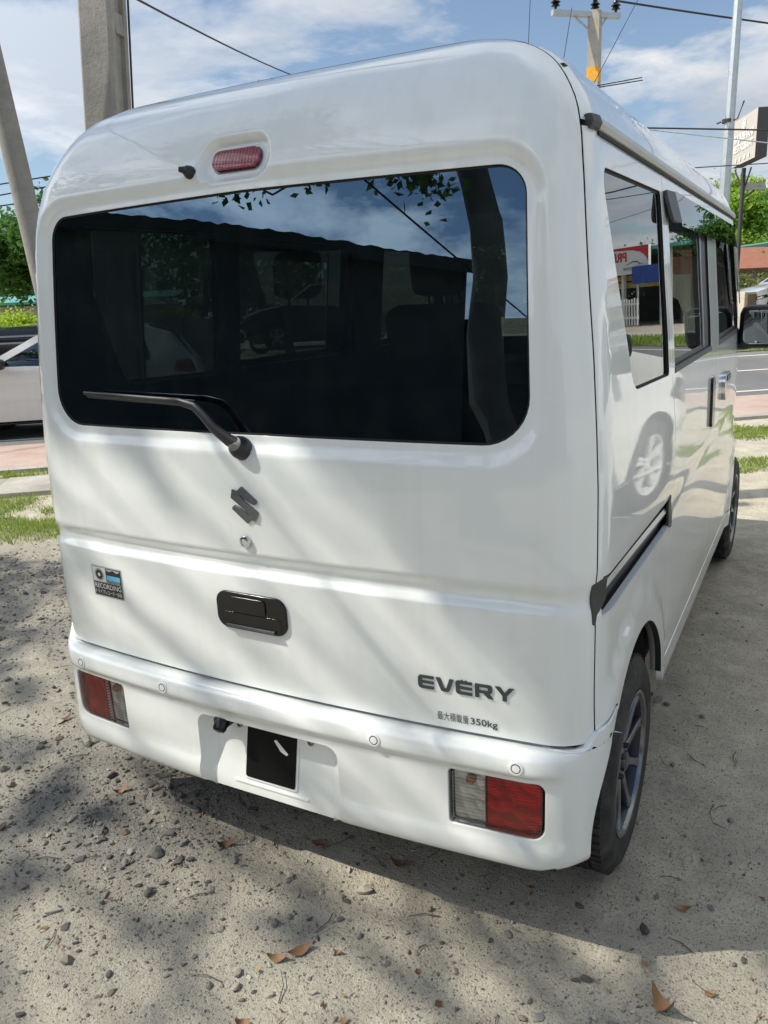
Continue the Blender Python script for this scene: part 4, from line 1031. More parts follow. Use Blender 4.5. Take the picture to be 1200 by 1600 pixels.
def gravel_density(x, y):
    """where loose stones lie: a broad band left of the van and behind it"""
    d = np.exp(-(((x+.55)/.75)**2+((y-.02)/.45)**2))+.8*np.exp(-(((x+2.2)/1.2)**2+((y-1.1)/.8)**2))+.35*np.exp(-(((x-.9)/.5)**2+((y-.05)/.35)**2))
    return np.clip(d*(.45+1.1*fbm(x*2.3, y*2.3, 3, 5)), 0, 1)
def ground_h(x, y):
    n = x*NV.x+y*NV.y
    near = np.exp(-((x+.3)/4.5)**2-((y-.6)/3.5)**2)*smooth(4.9,3.6,n)
    h = .05*(fbm(x*.9, y*.9, 3, 1)-.45)+.022*(fbm(x*4, y*4, 3, 9)-.45)+.012*(fbm(x*14, y*14, 3, 3)-.45)*(.5+gravel_density(x, y))
    flat = 1-.85*np.exp(-(((np.abs(x)-.65)/.3)**2))*np.exp(-((y-1.6)/1.9)**4)
    return h*near*flat-.004+.022*near
gx = np.concatenate([[-400,-120,-40,-16,-9,-6.5], np.arange(-5,-2.2,.05), np.arange(-2.2,1.6,.0125), np.arange(1.6,2.6,.05), [3.5,5,9,18,45,120,400]])
gy = np.concatenate([[-400,-120,-40,-16,-8,-5,-3.5,-2.5,-1.8], np.arange(-1.3,-.9,.05), np.arange(-.9,1.2,.0125), np.arange(1.2,4.6,.03), [4.8,5.2,6,8,12,20,45,120,400]])
X, Y = np.meshgrid(gx, gy); Z = ground_h(X, Y); nx_, ny_ = len(gx), len(gy)
me = bpy.data.meshes.new('ground'); V = np.stack([X.ravel(), Y.ravel(), Z.ravel()], 1)
idx = np.arange(nx_*ny_).reshape(ny_, nx_); Fq = np.stack([idx[:-1,:-1], idx[:-1,1:], idx[1:,1:], idx[1:,:-1]], -1).reshape(-1, 4)
me.vertices.add(len(V)); me.vertices.foreach_set('co', V.astype(np.float32).ravel())
me.loops.add(Fq.size); me.loops.foreach_set('vertex_index', Fq.astype(np.int32).ravel())
me.polygons.add(len(Fq)); me.polygons.foreach_set('loop_start', np.arange(0, Fq.size, 4, dtype=np.int32)); me.polygons.foreach_set('loop_total', np.full(len(Fq), 4, np.int32))
me.polygons.foreach_set('use_smooth', np.ones(len(Fq), bool)); me.update(calc_edges=True); me.validate()
at = me.attributes.new('gravel', 'FLOAT', 'POINT'); at.data.foreach_set('value', gravel_density(X, Y).ravel().astype(np.float32))
me.materials.append(M['dirt']); ground = link(bpy.data.objects.new('ground', me)); tag(ground, kind='structure')

def sheet(name, e0, e1, n0, n1, z, mat, kind='structure', de=None):
    o = mesh(name, [(e0,n0,0),(e1,n0,0),(e1,n1,0),(e0,n1,0)], [(0,1,2,3)], mat, None, False); o.rotation_euler = (0,0,EN_ROT); o.location = (0,0,z)
    if kind: tag(o, kind=kind)
    return o
sheet('pavement', -60, 60, 5.78, 7.18, .012, M['pavers'])
b = MB(); b.box((-60,5.66,-.05), (60,5.775,.028)); k_ = b.build('kerb', M['concrete_pale']); k_.rotation_euler = (0,0,EN_ROT); tag(k_, kind='structure')
sheet('road', -200, 200, 7.2, 12.9, .006, M['asphalt'])
for (n0, n1, nm) in ((12.02,12.16,'road_edge_line'), (7.52,7.62,'road_edge_line')):
    sheet(nm, -90, 90, n0, n1, .010, M['road_paint'])
for k in range(-8, 9):
    sheet('road_dash', k*6.+.3, k*6.+3.0, 9.72, 9.83, .010, M['road_paint'])
sheet('far_verge', -120, 120, 13.0, 15.6, .012, simple('verge_soil', (.15,.16,.06), .95, 0, .4, 3))
sheet('far_footpath', -120, 120, 15.6, 18.2, .016, simple('pale_soil', (.46,.41,.33), .95, 0, .2, 2))
sheet('far_forecourt', -120, 120, 18.2, 60, .010, simple('forecourt_soil', (.42,.37,.29), .95, 0, .25, 1))
b = MB()
for k in range(9): b.box((-6.9+k*.62,4.66,-.02), (-6.9+k*.62+.612,5.28,.022+.006*((k*7) % 3)), 0, None, (0,0,0), .006)
sl_ = b.build('path_slabs', M['concrete_pale'], angle=30); sl_.rotation_euler = (0,0,EN_ROT); tag(sl_, kind='structure')

def blades(name, n, fpos, hgt, mat, seed, wid=.006, lean=.6):
    """grass: many bent single blades in one sheet of stuff"""
    rg = np.random.default_rng(seed); pts = fpos(rg, n); n = len(pts)
    a = rg.uniform(0, 2*math.pi, n); h = hgt*rg.uniform(.35, 1.2, n); w = wid*rg.uniform(.6, 1.4, n); ln = lean*rg.uniform(.2, 1.3, n)*h; b_ = rg.uniform(0, 2*math.pi, n)
    base = np.stack([pts[:,0], pts[:,1], np.zeros(n)], 1); base[:,2] = ground_h(base[:,0], base[:,1])-.002
    u = np.stack([np.cos(a), np.sin(a), np.zeros(n)], 1)*w[:,None]; l = np.stack([np.cos(b_), np.sin(b_), np.zeros(n)], 1)*ln[:,None]; up = np.array([0,0,1.])
    V = np.stack([base-u, base+u, base+u*.7+l*.35+up*(h*.6)[:,None], base-u*.7+l*.35+up*(h*.6)[:,None], base+l+up*h[:,None]], 1).reshape(-1, 3)
    F = []
    for i in range(n): F += [(5*i,5*i+1,5*i+2,5*i+3), (5*i+3,5*i+2,5*i+4)]
    o = mesh(name, V, F, mat, None, True); tag(o, kind='stuff'); return o
def en_pts(e0, e1, n0, n1, dens, seed):
    def f(rg, n):
        e = rg.uniform(e0, e1, n); q = rg.uniform(n0, n1, n); k = dens(e, q) > rg.uniform(0, 1, n)
        e, q = e[k], q[k]; return np.stack([e*EV.x+q*NV.x, e*EV.y+q*NV.y], 1)
    return f
clump = lambda e, q, s, lo, hi: smooth(lo, hi, fbm(e*s, q*s, 4, 21))
blades('grass_patch', 60000, en_pts(-4.2,.8,3.22,4.75, lambda e, q: clump(e, q, 2.2, .27, .45)*smooth(3.2,3.6,q)*smooth(4.75,4.4,q)*(.5+.5*smooth(1.,-1.2,e)), 1), .046, M['grass'], 1, .0030, 1.1)
blades('grass_patch', 9000, en_pts(-7,1,5.28,5.66, lambda e, q: clump(e, q, 2.5, .42, .6)*.9, 2), .05, M['grass'], 2, .005)
blades('grass_patch', 52000, en_pts(1.5,9,4.55,5.62, lambda e, q: clump(e, q, 1.6, .38, .6)*smooth(4.5,4.9,q), 3), .030, M['grass'], 3, .0045, 1.3)
blades('grass_patch', 18000, en_pts(1.8,8,3.52,3.98, lambda e, q: clump(e, q, 2.4, .40, .58), 4), .028, M['grass'], 4, .004, 1.3)
blades('grass_patch', 26000, en_pts(-12,32,13.0,15.5, lambda e, q: .35+.65*clump(e, q, .8, .35, .55), 5), .16, M['grass'], 5, .018)

# ---------------------------------------------------------------- loose stones and dry leaves
def blob_stone(rg, r, flat):
    bm = bmesh.new(); bmesh.ops.create_icosphere(bm, subdivisions=1, radius=1)
    s = np.array([rg.uniform(.7,1.4), rg.uniform(.6,1.1), flat*rg.uniform(.6,1.1)]); V = []
    pl = [(Vector(rg.normal(size=3)).normalized(), rg.uniform(.34,.72)) for _ in range(8)]
    for v in bm.verts:
        c = v.co.copy()
        for n_, d_ in pl:
            k = c.dot(n_)
            if k > d_: c -= n_*(k-d_)
        V.append(np.array(c)*s*r)
    F = [tuple(v.index for v in f.verts) for f in bm.faces]; bm.free(); return np.array(V), F
rg = np.random.default_rng(5); lib = [blob_stone(rg, 1., rg.uniform(.45,.8)) for _ in range(24)]
V, F, mi_ = [], [], []; cnt = 0; nb = 0
while cnt < 30000:
    x = rg.uniform(-3.0,1.5, 4000); y = rg.uniform(-.85,2.3, 4000); g = gravel_density(x, y)
    k = rg.uniform(0,1,4000) < (.13+.87*g)
    for xx, yy, gg in zip(x[k], y[k], g[k]):
        r_ = .0011*math.exp(abs(rg.normal(0,.95)))*(1+.8*gg)
        if r_ > .021: r_ = .021
        if r_ > .007 and rg.uniform() < .55: r_ *= .5
        Vs, Fs = lib[rg.integers(24)]; a = rg.uniform(0,6.28); ca, sa = math.cos(a), math.sin(a)
        Q = Vs*r_; Q = np.stack([Q[:,0]*ca-Q[:,1]*sa+xx, Q[:,0]*sa+Q[:,1]*ca+yy, Q[:,2]], 1); Q[:,2] += float(ground_h(np.array(xx), np.array(yy)))+r_*.18
        V.append(Q); F += [tuple(i+nb for i in f) for f in Fs]; nb += len(Q); cnt += 1; mi_ += [1 if rg.uniform() < min(.85, .12+1.2*gg) else 0]*len(Fs)
        if cnt >= 30000: break
gv = mesh('gravel', np.concatenate(V), F, [M['stone'], M['stone_dark']], mi_, False); tag(gv, kind='stuff')
STONES = [(-.30,.03,.020),(-.24,-.01,.016),(-.33,-.03,.024),(-.20,.06,.014),(-.62,.22,.019),(-.70,.18,.022),(-.46,.10,.016),(-.25,-.14,.026),(-.13,-.06,.012),(-.40,-.05,.017),(-.52,-.02,.013),(.08,-.23,.013),(.10,-.26,.016),(.13,-.28,.011),(.45,-.31,.022),(.60,-.16,.021),(.62,-.20,.014),(.86,-.13,.017),(.55,.10,.018),(.52,.07,.013),(.73,.06,.016),(.80,-.02,.013),(.28,-.33,.013),(.35,-.40,.018),(.66,1.27,.026),(.63,1.30,.020),(.69,1.25,.022),(.95,.55,.012),(1.0,.25,.014),(.93,.02,.015),(-.9,.30,.018),(-1.3,.60,.02),(-.16,-.35,.017),(-.05,-.30,.012),(.20,-.02,.011),(-.36,.16,.018)]
for i, (x, y, r_) in enumerate(STONES):
    Vs, Fs = blob_stone(rg, r_, .6); z = float(ground_h(np.array(x), np.array(y)))
    o = mesh('stone', Vs, Fs, M['stone_dark' if i % 3 else 'stone'], None, False); o.location = (x, y, z+r_*.20); o.rotation_euler = (rg.uniform(-.2,.2), rg.uniform(-.2,.2), rg.uniform(0,6.28))
    bv = o.modifiers.new('worn', 'BEVEL'); bv.width = r_*.12; bv.segments = 1
    if 24 <= i <= 26: tag(o, 'dark stone in the small heap beside the right rear wheel', 'stone', 'stones heaped by the right rear wheel')
    else: tag(o, 'grey stone among the gravel behind the van', 'stone', 'larger stones lying in the gravel')
def dry_leaf(x, y, L, w, rz, curl, label, tilt=0., fold=.5):
    n_ = 12; V = []; F = []; L *= .78; w *= .78
    for i in range(n_+1):
        t = i/n_; ww = w*math.sin(math.pi*min(1, t*1.02))**.75*(1-.15*math.sin(9*t)); lift = curl*(t-.45)**2*2*L
        for j, s_ in enumerate((-1,-.5,0,.5,1)):
            V.append((L*(t-.5), ww*s_*(1-.25*fold*abs(s_)), lift+fold*ww*abs(s_)*.55+.05*w*math.sin(5*t+2*s_)))
    for i in range(n_):
        for j in range(4): F.append((i*5+j, i*5+j+1, (i+1)*5+j+1, (i+1)*5+j))
    V.append((-L*.5,0,V[2][2])); V += [(-L*.72,.002,V[2][2]+.004), (-L*.72,-.002,V[2][2]+.004)]; m_ = len(V)-3; F.append((m_, m_+1, m_+2))
    o = mesh('dry_leaf', V, F, M['dry_leaf'], None, True); zmin = min(v[2] for v in V)
    o.location = (x, y, float(ground_h(np.array(x), np.array(y)))-zmin*.6+.002); o.rotation_euler = (tilt, tilt*.5, rz); tag(o, label, 'leaf'); return o
dry_leaf(.17,-.13,.075,.017,.95,.5,'long tan dry leaf on sunlit sand behind the number plate, upper of the two touching', .1)
dry_leaf(.135,-.165,.060,.014,.35,.7,'curled brown dry leaf touching the lower end of the long tan leaf', .2)
dry_leaf(.875,.055,.085,.022,-.75,1.5,'large arched brown dry leaf on the shaded ground right of the van', .1)
dry_leaf(.575,-.275,.060,.016,.6,.5,'flat tan dry leaf at the bottom edge below the right tail lamp')
dry_leaf(.63,-.21,.04,.010,1.2,.4,'small upright tan leaf between the grey stones below the right tail lamp', .5)
dry_leaf(.17,-.325,.045,.014,.2,.9,'curled tan leaf near the bottom edge left of centre', .2)
dry_leaf(-.20,.075,.07,.013,.9,1.3,'curled brown leaf standing on the sand left of the van shadow', .5)
dry_leaf(.24,.20,.065,.017,.2,1.1,'dark leaf lying in the shadow under the rear bumper')
dry_leaf(.02,.18,.055,.018,.1,.2,'broad flat leaf in the shadow under the left half of the bumper')
dry_leaf(.87,.34,.045,.012,.1,.8,'small brown curled leaf right of the rear wheel on shaded dirt', .1)
dry_leaf(-1.02,.40,.06,.016,.4,.8,'reddish dry leaf in the shade at the left edge, nearest the lit strip')
dry_leaf(-1.10,.36,.05,.014,1.6,.8,'reddish dry leaf in the shade at the left edge, farther from the lit strip')
dry_leaf(-.62,.13,.065,.012,1.1,1.2,'rust coloured curled leaf in the gravel left of the bumper', .3)
dry_leaf(.415,-.07,.022,.008,1.4,.6,'tiny rust leaf on the sunlit sand right of the long tan leaf', .6)
dry_leaf(.245,-.10,.030,.008,.1,.9,'small dark red leaf just right of the long tan leaf')
dry_leaf(.34,-.235,.026,.010,.8,.3,'small orange leaf on the sunlit sand, nearest the bottom centre')
dry_leaf(.485,-.12,.024,.010,1.2,.3,'small orange leaf beside the van shadow on sunlit sand', .3)
dry_leaf(.95,.13,.03,.01,.5,.4,'small yellow leaf at the right edge of the picture on shaded ground')
V, F = [], []; nb = 0
for _ in range(230):
    x, y = rg.uniform(-2.2,1.3), rg.uniform(-.6,1.0)
    L_ = rg.uniform(.003,.011); w_ = L_*rg.uniform(.25,.6); a = rg.uniform(0,6.28); z = float(ground_h(np.array(x), np.array(y)))+.0025
    c_, s_ = math.cos(a), math.sin(a); Q = [(L_,0),(0,w_),(-L_,0),(0,-w_)]; tz = rg.uniform(-.004,.006,4)
    V += [(x+u*c_-v*s_, y+u*s_+v*c_, z+abs(t)) for (u, v), t in zip(Q, tz)]; F.append((nb,nb+1,nb+2,nb+3)); nb += 4
tag(mesh('leaf_litter', V, F, M['dry_leaf'], None, False), kind='stuff')
V, F = MB(), []
for _ in range(150):
    x, y = rg.uniform(-2.2,1.3), rg.uniform(-.6,1.2); a = rg.uniform(0,6.28); L_ = rg.uniform(.012,.045); z = float(ground_h(np.array(x), np.array(y)))+.003
    V.tube([(x,y,z), (x+L_*math.cos(a),y+L_*math.sin(a),z+.002), (x+2*L_*math.cos(a+.2),y+2*L_*math.sin(a+.2),z+.001)], [.0012,.0011,.0007], 5)
tag(V.build('twig_litter', M['tree_bark']), kind='stuff')

# ---------------------------------------------------------------- trees
def limb(mb, a, b, r0_, r1_, rg, sag=.1, n=7):
    a, b = Vector(a), Vector(b); L_ = (b-a).length; off = Vector(rg.normal(size=3))*L_*sag; pts = []; rad = []
    for i in range(n+1):
        t = i/n; pts.append(a.lerp(b, t)+off*math.sin(math.pi*t)*.5+Vector(rg.normal(size=3))*L_*.012); rad.append(r0_+(r1_-r0_)*t**.8)
    mb.tube(pts, rad, 9); return pts
def leaf_cloud(rg, blobs, n, size, accept=None, clus=9, flat=.7, droop=.35):
    """leaf quads in sprigs spread through ellipsoid volumes (centre, radii)"""
    vol = np.array([np.prod(b[1]) for b in blobs])**.75; pr = vol/vol.sum(); C = []
    ns = n//clus; bi = rg.choice(len(blobs), ns, p=pr)
    d = rg.normal(size=(ns,3)); d /= np.linalg.norm(d, axis=1)[:,None]; rr = rg.uniform(0,1,ns)**.42
    cen = np.array([blobs[i][0] for i in bi]); rad = np.array([blobs[i][1] for i in bi])
    S = cen+d*rr[:,None]*rad*(1+.18*np.sin(d[:,:1]*7+bi[:,None]))
    P = np.repeat(S, clus, 0)+rg.normal(size=(ns*clus,3))*size*np.array([1.15,1.15,.9])
    if accept is not None: P = P[accept(P)]
    m = len(P); ax = rg.normal(size=(m,3)); ax[:,2] = ax[:,2]*flat-droop; ax /= np.linalg.norm(ax, axis=1)[:,None]
    up = rg.normal(size=(m,3))*.7+np.array([0,0,1.]); s = np.cross(ax, up); s /= np.linalg.norm(s, axis=1)[:,None]+1e-9; nn = np.cross(s, ax)
    L_ = (size*rg.uniform(.6,1.35,m))[:,None]; W_ = L_*.36
    V = np.stack([P-ax*L_*.5, P+s*W_-nn*W_*.25+ax*L_*.02, P+ax*L_*.62, P-s*W_-nn*W_*.25+ax*L_*.02], 1).reshape(-1,3)
    F = [(4*i,4*i+1,4*i+2,4*i+3) for i in range(m)]
    return V, F
def tree(name, label, base, trunk, blobs, nleaf, size, leafmat, seed, group=None, accept=None, trunk_r=.14, cat='tree', clus=9, lk=1., tw=4):
    rg = np.random.default_rng(seed); t = empty(name, base); tag(t, label, cat, group); mb = MB(); B = Vector(base)
    top = Vector(trunk); limb(mb, (0,0,-.1), top-B, trunk_r, trunk_r*.62, rg, .05, 10)
    for c, r_ in blobs:
        c = Vector(c)-B; st = top-B
        pts = limb(mb, st, c, trunk_r*.5*lk, trunk_r*.12*lk, rg, .16)
        for k in range(tw):
            d = Vector(rg.normal(size=3)); d.normalize(); e = c+Vector((d.x*r_[0], d.y*r_[1], d.z*r_[2]))*.8
            limb(mb, pts[4+k % 3], e, trunk_r*.16*lk, trunk_r*.04*lk, rg, .15, 5)
    mb.build('trunk', M['tree_bark'], t, angle=60)
    V, F = leaf_cloud(rg, blobs, nleaf, size, accept, clus)
    V = V-np.array(base); o = mesh('crown', V, F, leafmat, None, False, None, t)
    return t
def rblobs(rg, c, R_, n, r_):
    out = []
    for _ in range(n):
        d = rg.normal(size=3); d /= np.linalg.norm(d); k = rg.uniform(.35,1.)
        q = r_*rg.uniform(.7,1.25); out.append((tuple(np.array(c)+d*np.array(R_)*k), (q*1.15, q*1.15, q*.8)))
    return out
# shade tree behind and left of the van: it throws the dappled light
LIT = [(-1.84,1.09,.11),(-1.43,.69,.07),(-.99,.41,.12),(-.73,.24,.10),(-.42,.08,.09),(-.33,-.19,.08),(-.22,-.48,.08),(-.15,-.40,.09),(-.05,-.30,.07),(-.03,.03,.07),(.11,.04,.06),(.24,.06,.06),(.06,-.21,.06),(.27,-.05,.06),(.36,.05,.07),(.45,0.,.09),(.58,.02,.10),(.72,.02,.09),(.38,-.14,.07),(.84,.04,.07),(.24,-.23,.06),(1.03,.20,.07),(1.12,.10,.10),(.55,-.20,.10),(.75,-.15,.09),(.40,-.30,.09),
       (-3.67,2.34,.6),(-4.59,2.85,.6),(-2.9,2.2,.45),(-3.2,2.9,.6),(-2.6,2.6,.5),
       (.10,.39,.08),(.35,.44,.09),(.67,.53,.06),(.81,.52,.08),(.83,.48,.12),(.74,.41,.12),(.78,.38,.10),(.08,.34,.09),(.33,.38,.08),(.19,.48,.05),(.56,.34,.10),(.99,.36,.04),
       (-.30,.26,.10),(-.10,.25,.10),(.10,.24,.10),(.30,.26,.12),(.50,.26,.10),(.70,.28,.10),(.92,.30,.09)]
SH = np.array([.8,.5])
SHADE = [(-2.6,1.35,.4),(-2.3,1.0,.35),(-1.84,.78,.16),(-1.42,.46,.12),(-1.10,.18,.11),(-.80,-.02,.09),(-.62,-.26,.07),(-.77,.10,.10),(-.26,-.13,.07),(-.16,-.20,.06),(-.06,-.18,.06),(.03,-.15,.06),(.13,-.09,.07),(.23,-.07,.06),(-.03,-.38,.05),(-2.1,.6,.3),(-1.2,.0,.14),(-.7,-.36,.15),(-1.7,.3,.3),(-.58,.04,.06),(.78,-.08,.06),(.95,-.02,.05)]
def accept(P):
    g = P[:,:2]+SH*P[:,2:3]; k = np.ones(len(P), bool)
    s = np.zeros(len(P), bool)
    for x, y, r_ in SHADE: s |= np.hypot(g[:,0]-x, g[:,1]-y) < r_*(.8+.35*np.sin(g[:,0]*31+g[:,1]*17))
    rnd = (np.sin(g[:,0]*5.1+1.3)*np.sin(g[:,1]*7.7+.4) > .93)
    van_sh = (g[:,1] > .30-.12*(g[:,0] < -.1)+.9*np.clip(-.45-g[:,0], 0, 3)) & (g[:,1] < .72+.6*np.clip(g[:,0]+.7, 0, 9))
    k &= s | rnd | (g[:,0] < -2.4) | ((g[:,1] > .27) & (g[:,0] > -.2)) | ((g[:,1] > .74) & (g[:,0] > .3))
    for x, y, r_ in LIT: k &= np.hypot(g[:,0]-x, g[:,1]-y) > (r_*1.1+.02 if y < .30 else r_*1.4+.05)
    k &= ~((g[:,1] > 2.6+.45*g[:,0]) & (g[:,0] > -6.) & (g[:,1] > 1.9))
    k &= ~((g[:,0] > 2.7) & (g[:,1] > 1.2))
    return k
blobs = []
rgd = np.random.default_rng(17)
for gxx in np.arange(-3.2,1.9,.62):
    for gyy in np.arange(-1.0,1.7,.62):
        z = rgd.uniform(5.2,7.4); blobs.append(((gxx-.8*z+rgd.uniform(-.2,.2), gyy-.5*z+rgd.uniform(-.2,.2), z), (.52,.52,.40)))
for gxx in np.arange(.4,2.5,.36):
    for gyy in np.arange(.74,1.62,.30):
        z = rgd.uniform(5.6,7.2); blobs.append(((gxx-.8*z, gyy-.5*z, z), (.34,.34,.26)))
tree('shade_tree', 'tall leafy shade tree mirrored as a dark trunk in the rear window', (-.10,-3.0,0), (-.9,-3.4,4.3), blobs, 14500, .10, M['leaf_shade'], 3, None, accept, .19, clus=7, lk=.22, tw=2)

# trees across the road, left and right
rgt = np.random.default_rng(2)
tree('roadside_tree', 'dense dark green tree standing beyond the white hatchback at the left edge', tuple(en(-3.55,16.5)), tuple(en(-3.5,16.5,1.9)), rblobs(rgt, en(-3.6,16.6,2.55), (1.9,1.6,.65), 18, .62), 26000, .115, M['leaf_mid'], 31, None, None, .13)
tree('roadside_tree', 'big green tree behind the van seen through its left side windows', tuple(en(1.2,19.5)), tuple(en(1.2,19.5,2.4)), rblobs(rgt, en(1.0,19.5,4.2), (2.8,2.4,1.5), 10, 1.2), 7000, .17, M['leaf_mid'], 32)
tree('far_tree', 'bright green broad tree behind the galvanised pole at the right', tuple(en(29.6,45)), tuple(en(29.8,45,3.)), rblobs(rgt, en(30.0,45,4.9), (2.6,2.0,1.8), 16, 1.2), 22000, .26, M['leaf_bright'], 33, None, None, .25)
tree('far_tree', 'airy olive green tree right of the restaurant sign post', tuple(en(35.6,50)), tuple(en(35.6,50,3.)), rblobs(rgt, en(35.6,50,5.6), (3.0,2.2,2.0), 16, 1.0), 11000, .24, M['leaf_olive'], 34, None, None, .22)
tree('far_tree', 'low yellow green tree above the teal canopy at the right edge', tuple(en(29.5,42)), tuple(en(29.5,42,2.)), rblobs(rgt, en(29.6,42,3.0), (3.6,1.2,.5), 12, .8), 14000, .22, M['leaf_bright'], 35, None, None, .18)
tree('garden_tree', 'round green tree behind the red and white signboard reflected in the side window', tuple(en(23.6,24)), tuple(en(23.5,24,2.)), rblobs(rgt, en(23.2,24,3.4), (1.6,1.4,1.0), 10, .7), 8000, .15, M['leaf_mid'], 36, None, None, .14)
tree('garden_tree', 'tall dark tree beside the blue signboard reflected in the sliding door window', tuple(en(20.6,25.5)), tuple(en(20.5,25.5,2.)), rblobs(rgt, en(20.2,25.5,3.4), (1.8,1.4,1.8), 10, .8), 8000, .16, M['leaf_mid'], 37, None, None, .14)
def bush(name, label, c, rad, n, size, mat, seed, group=None):
    rg = np.random.default_rng(seed); t = empty(name, (c[0], c[1], 0)); tag(t, label, 'shrub', group); mb = MB()
    for k in range(7):
        a = 2*math.pi*k/7; limb(mb, (0,0,-.02), (rad[0]*.6*math.cos(a), rad[1]*.6*math.sin(a), c[2]+rad[2]*.2), .018, .006, rg, .1, 4)
    mb.build('stems', M['tree_bark'], t, angle=60)
    V, F = leaf_cloud(rg, rblobs(rg, (0,0,c[2]), (rad[0]*.8, rad[1]*.8, rad[2]*.6), 9, min(rad)*.55), n, size, None, 7, .7, .1)
    V[:,2] = np.maximum(V[:,2], .01); mesh('foliage', V, F, mat, None, False, None, t); return t
for k in range(6):
    q = en(-6.8+k*1.05,18.0+.1*(k % 2),.85); bush('hedge_shrub', 'bright yellow green hedge shrub behind the low wall at the left', q, (.72,.55,.65), 2600, .085, M['leaf_hedge'], 60+k, 'row of hedge shrubs behind the low wall')
q = en(24.9,18.4,.42); bush('shrub', 'round dark and lime shrub standing before the white picket fence', q, (.45,.45,.42), 2500, .08, M['leaf_hedge'], 71)
q = en(23.4,18.6,.22); bush('shrub', 'tiny spiky shrub on the pale path by the fence', q, (.16,.16,.22), 260, .07, M['leaf_mid'], 72)
q = en(20.3,30.6,.95); bush('shrub', 'leafy shrub growing at the foot of the restaurant sign post', q, (.6,.5,.95), 3000, .10, M['leaf_olive'], 73)
# low wall at the left
b = MB()
for k in range(9): b.box((-7.6+k*.8,17.0,0), (-7.6+k*.8+.785,17.18,1.02+.04*((k*5) % 3)), 0, None, (0,0,0), .012)
w_ = b.build('low_wall', M['concrete_pale']); w_.rotation_euler = (0,0,EN_ROT); tag(w_, 'low wall of pale concrete blocks in front of the bright hedge', 'wall')

# ---------------------------------------------------------------- poles, wires, sign
def tapered_post(name, label, base, top, w0, w1, mat, d0=None, d1=None, groove=False, rz=0., cat='utility pole'):
    t = empty(name, base); tag(t, label, cat); B = Vector(base); T = Vector(top)-B; b = MB(); n_ = 12
    d0 = d0 or w0; d1 = d1 or w1; c_, s_ = math.cos(rz), math.sin(rz); V = []; F = []; M_ = 12
    for i in range(n_+1):
        f = i/n_; w = (w0+(w1-w0)*f)/2; d = (d0+(d1-d0)*f)/2; ch = .18*min(w, d)
        q = [(-w+ch,-d),(w-ch,-d),(w,-d+ch),(w,-d*.45),(w-(.22*w if groove else 0),-d*.40),(w-(.22*w if groove else 0),d*.40),(w,d*.45),(w,d-ch),(w-ch,d),(-w+ch,d),(-w,d-ch),(-w,-d+ch)]
        for x, y in q: V.append(T*f+Vector((x*c_-y*s_, x*s_+y*c_, 0)))
    for i in range(n_):
        for k in range(M_): F.append((i*M_+k, i*M_+(k+1) % M_, (i+1)*M_+(k+1) % M_, (i+1)*M_+k))
    F += [tuple(range(M_))[::-1], tuple(range(n_*M_, n_*M_+M_))]; b.add(V, F)
    if groove:
        for z in np.arange(.6, 8, .55):
            f = z/T.z; w = (w0+(w1-w0)*f)/2; d = (d0+(d1-d0)*f)/2
            for x, y in [(w-.11*w, 0)]:
                q = T*f+Vector((x*c_-y*s_, x*s_+y*c_, 0)); rot = Matrix.Rotation(rz, 3, 'Z')
                b.box((-.12*w,-d*.42,-.05), (.105*w,d*.42,.05), 0, rot, q)
    b.build('shaft', mat, t, angle=30); return t
pA = tapered_post('utility_pole', 'thick square concrete utility pole rising behind the left side of the van', (-2.62,2.17,0), (-2.22,2.58,8.5), .205,.165, M['concrete'], .205,.165, True, R(15))
mb = MB(); mb.tube([(.12,.06,0), (.30,.26,3.9), (.50,.48,8.3)], .006, 6); mb.build('earth_wire', M['cable'], pA)
#pB
pB = empty('leaning_pole', (-2.724,2.05,0)); tag(pB, 'slim grey concrete stay pole leaning left beside the thick utility pole', 'utility pole'); 
b = MB(); b.tube([(0,0,-.05),(-.112,-.13,2.0),(-.26,-.30,4.6)], [.066,.060,.052], 16); b.build('shaft', M['concrete'], pB, angle=60)
# pole with cross arm
P0 = en(8.5,17.5); pX = empty('power_pole', P0); tag(pX, 'pale concrete power pole with steel cross arm and yellow band above the van', 'utility pole')
def vzn(v): return v
b = MB(); b.box((-.13,-.13,0), (.13,.13,7.35)); b.build('shaft', M['concrete_pale'], pX)
b = MB(); b.box((-.134,-.134,5.90), (.134,.134,6.20)); b.build('warning_band', simple('warning_yellow', (.75,.36,.03), .6, 0, .25, 20), pX)
b = MB(); rotE = Matrix.Rotation(EN_ROT+.1, 3, 'Z'); b.box((-1.06,-.06,7.22), (.62,.06,7.33), 0, rotE); b.tube([rotE @ Vector((-.55,0,7.24)), Vector((.02,0,6.85)), rotE @ Vector((.3,0,7.24))], .025, 6); b.build('cross_arm', M['galv'], pX)
for x in (-.98,.0,.52):
    b = MB(); q = rotE @ Vector((x,0,7.33)); b.lathe([(0,.03),(.06,.03),(.08,.10),(.12,.06),(.15,.11),(.2,.06),(.25,.05),(.26,0)], 'z', 14, 0, tuple(q)); b.build('insulator', M['gloss_black'], pX, angle=40)
def sag_wire(name, label, a, b, sag, r_, mat=None, n=24, group=None):
    a, b = Vector(a), Vector(b); mb = MB(); mb.tube([a.lerp(b, i/n)-Vector((0,0,sag*4*(i/n)*(1-i/n))) for i in range(n+1)], r_, 6)
    o = mb.build(name, mat or M['cable'], None, angle=60); tag(o, label, 'wire', group); return o

sag_wire('power_line', 'thin wire running from the thick pole over the van roof', (-2.46,2.40,3.0), (-12.9,24.6,8.3), .35, .0065)
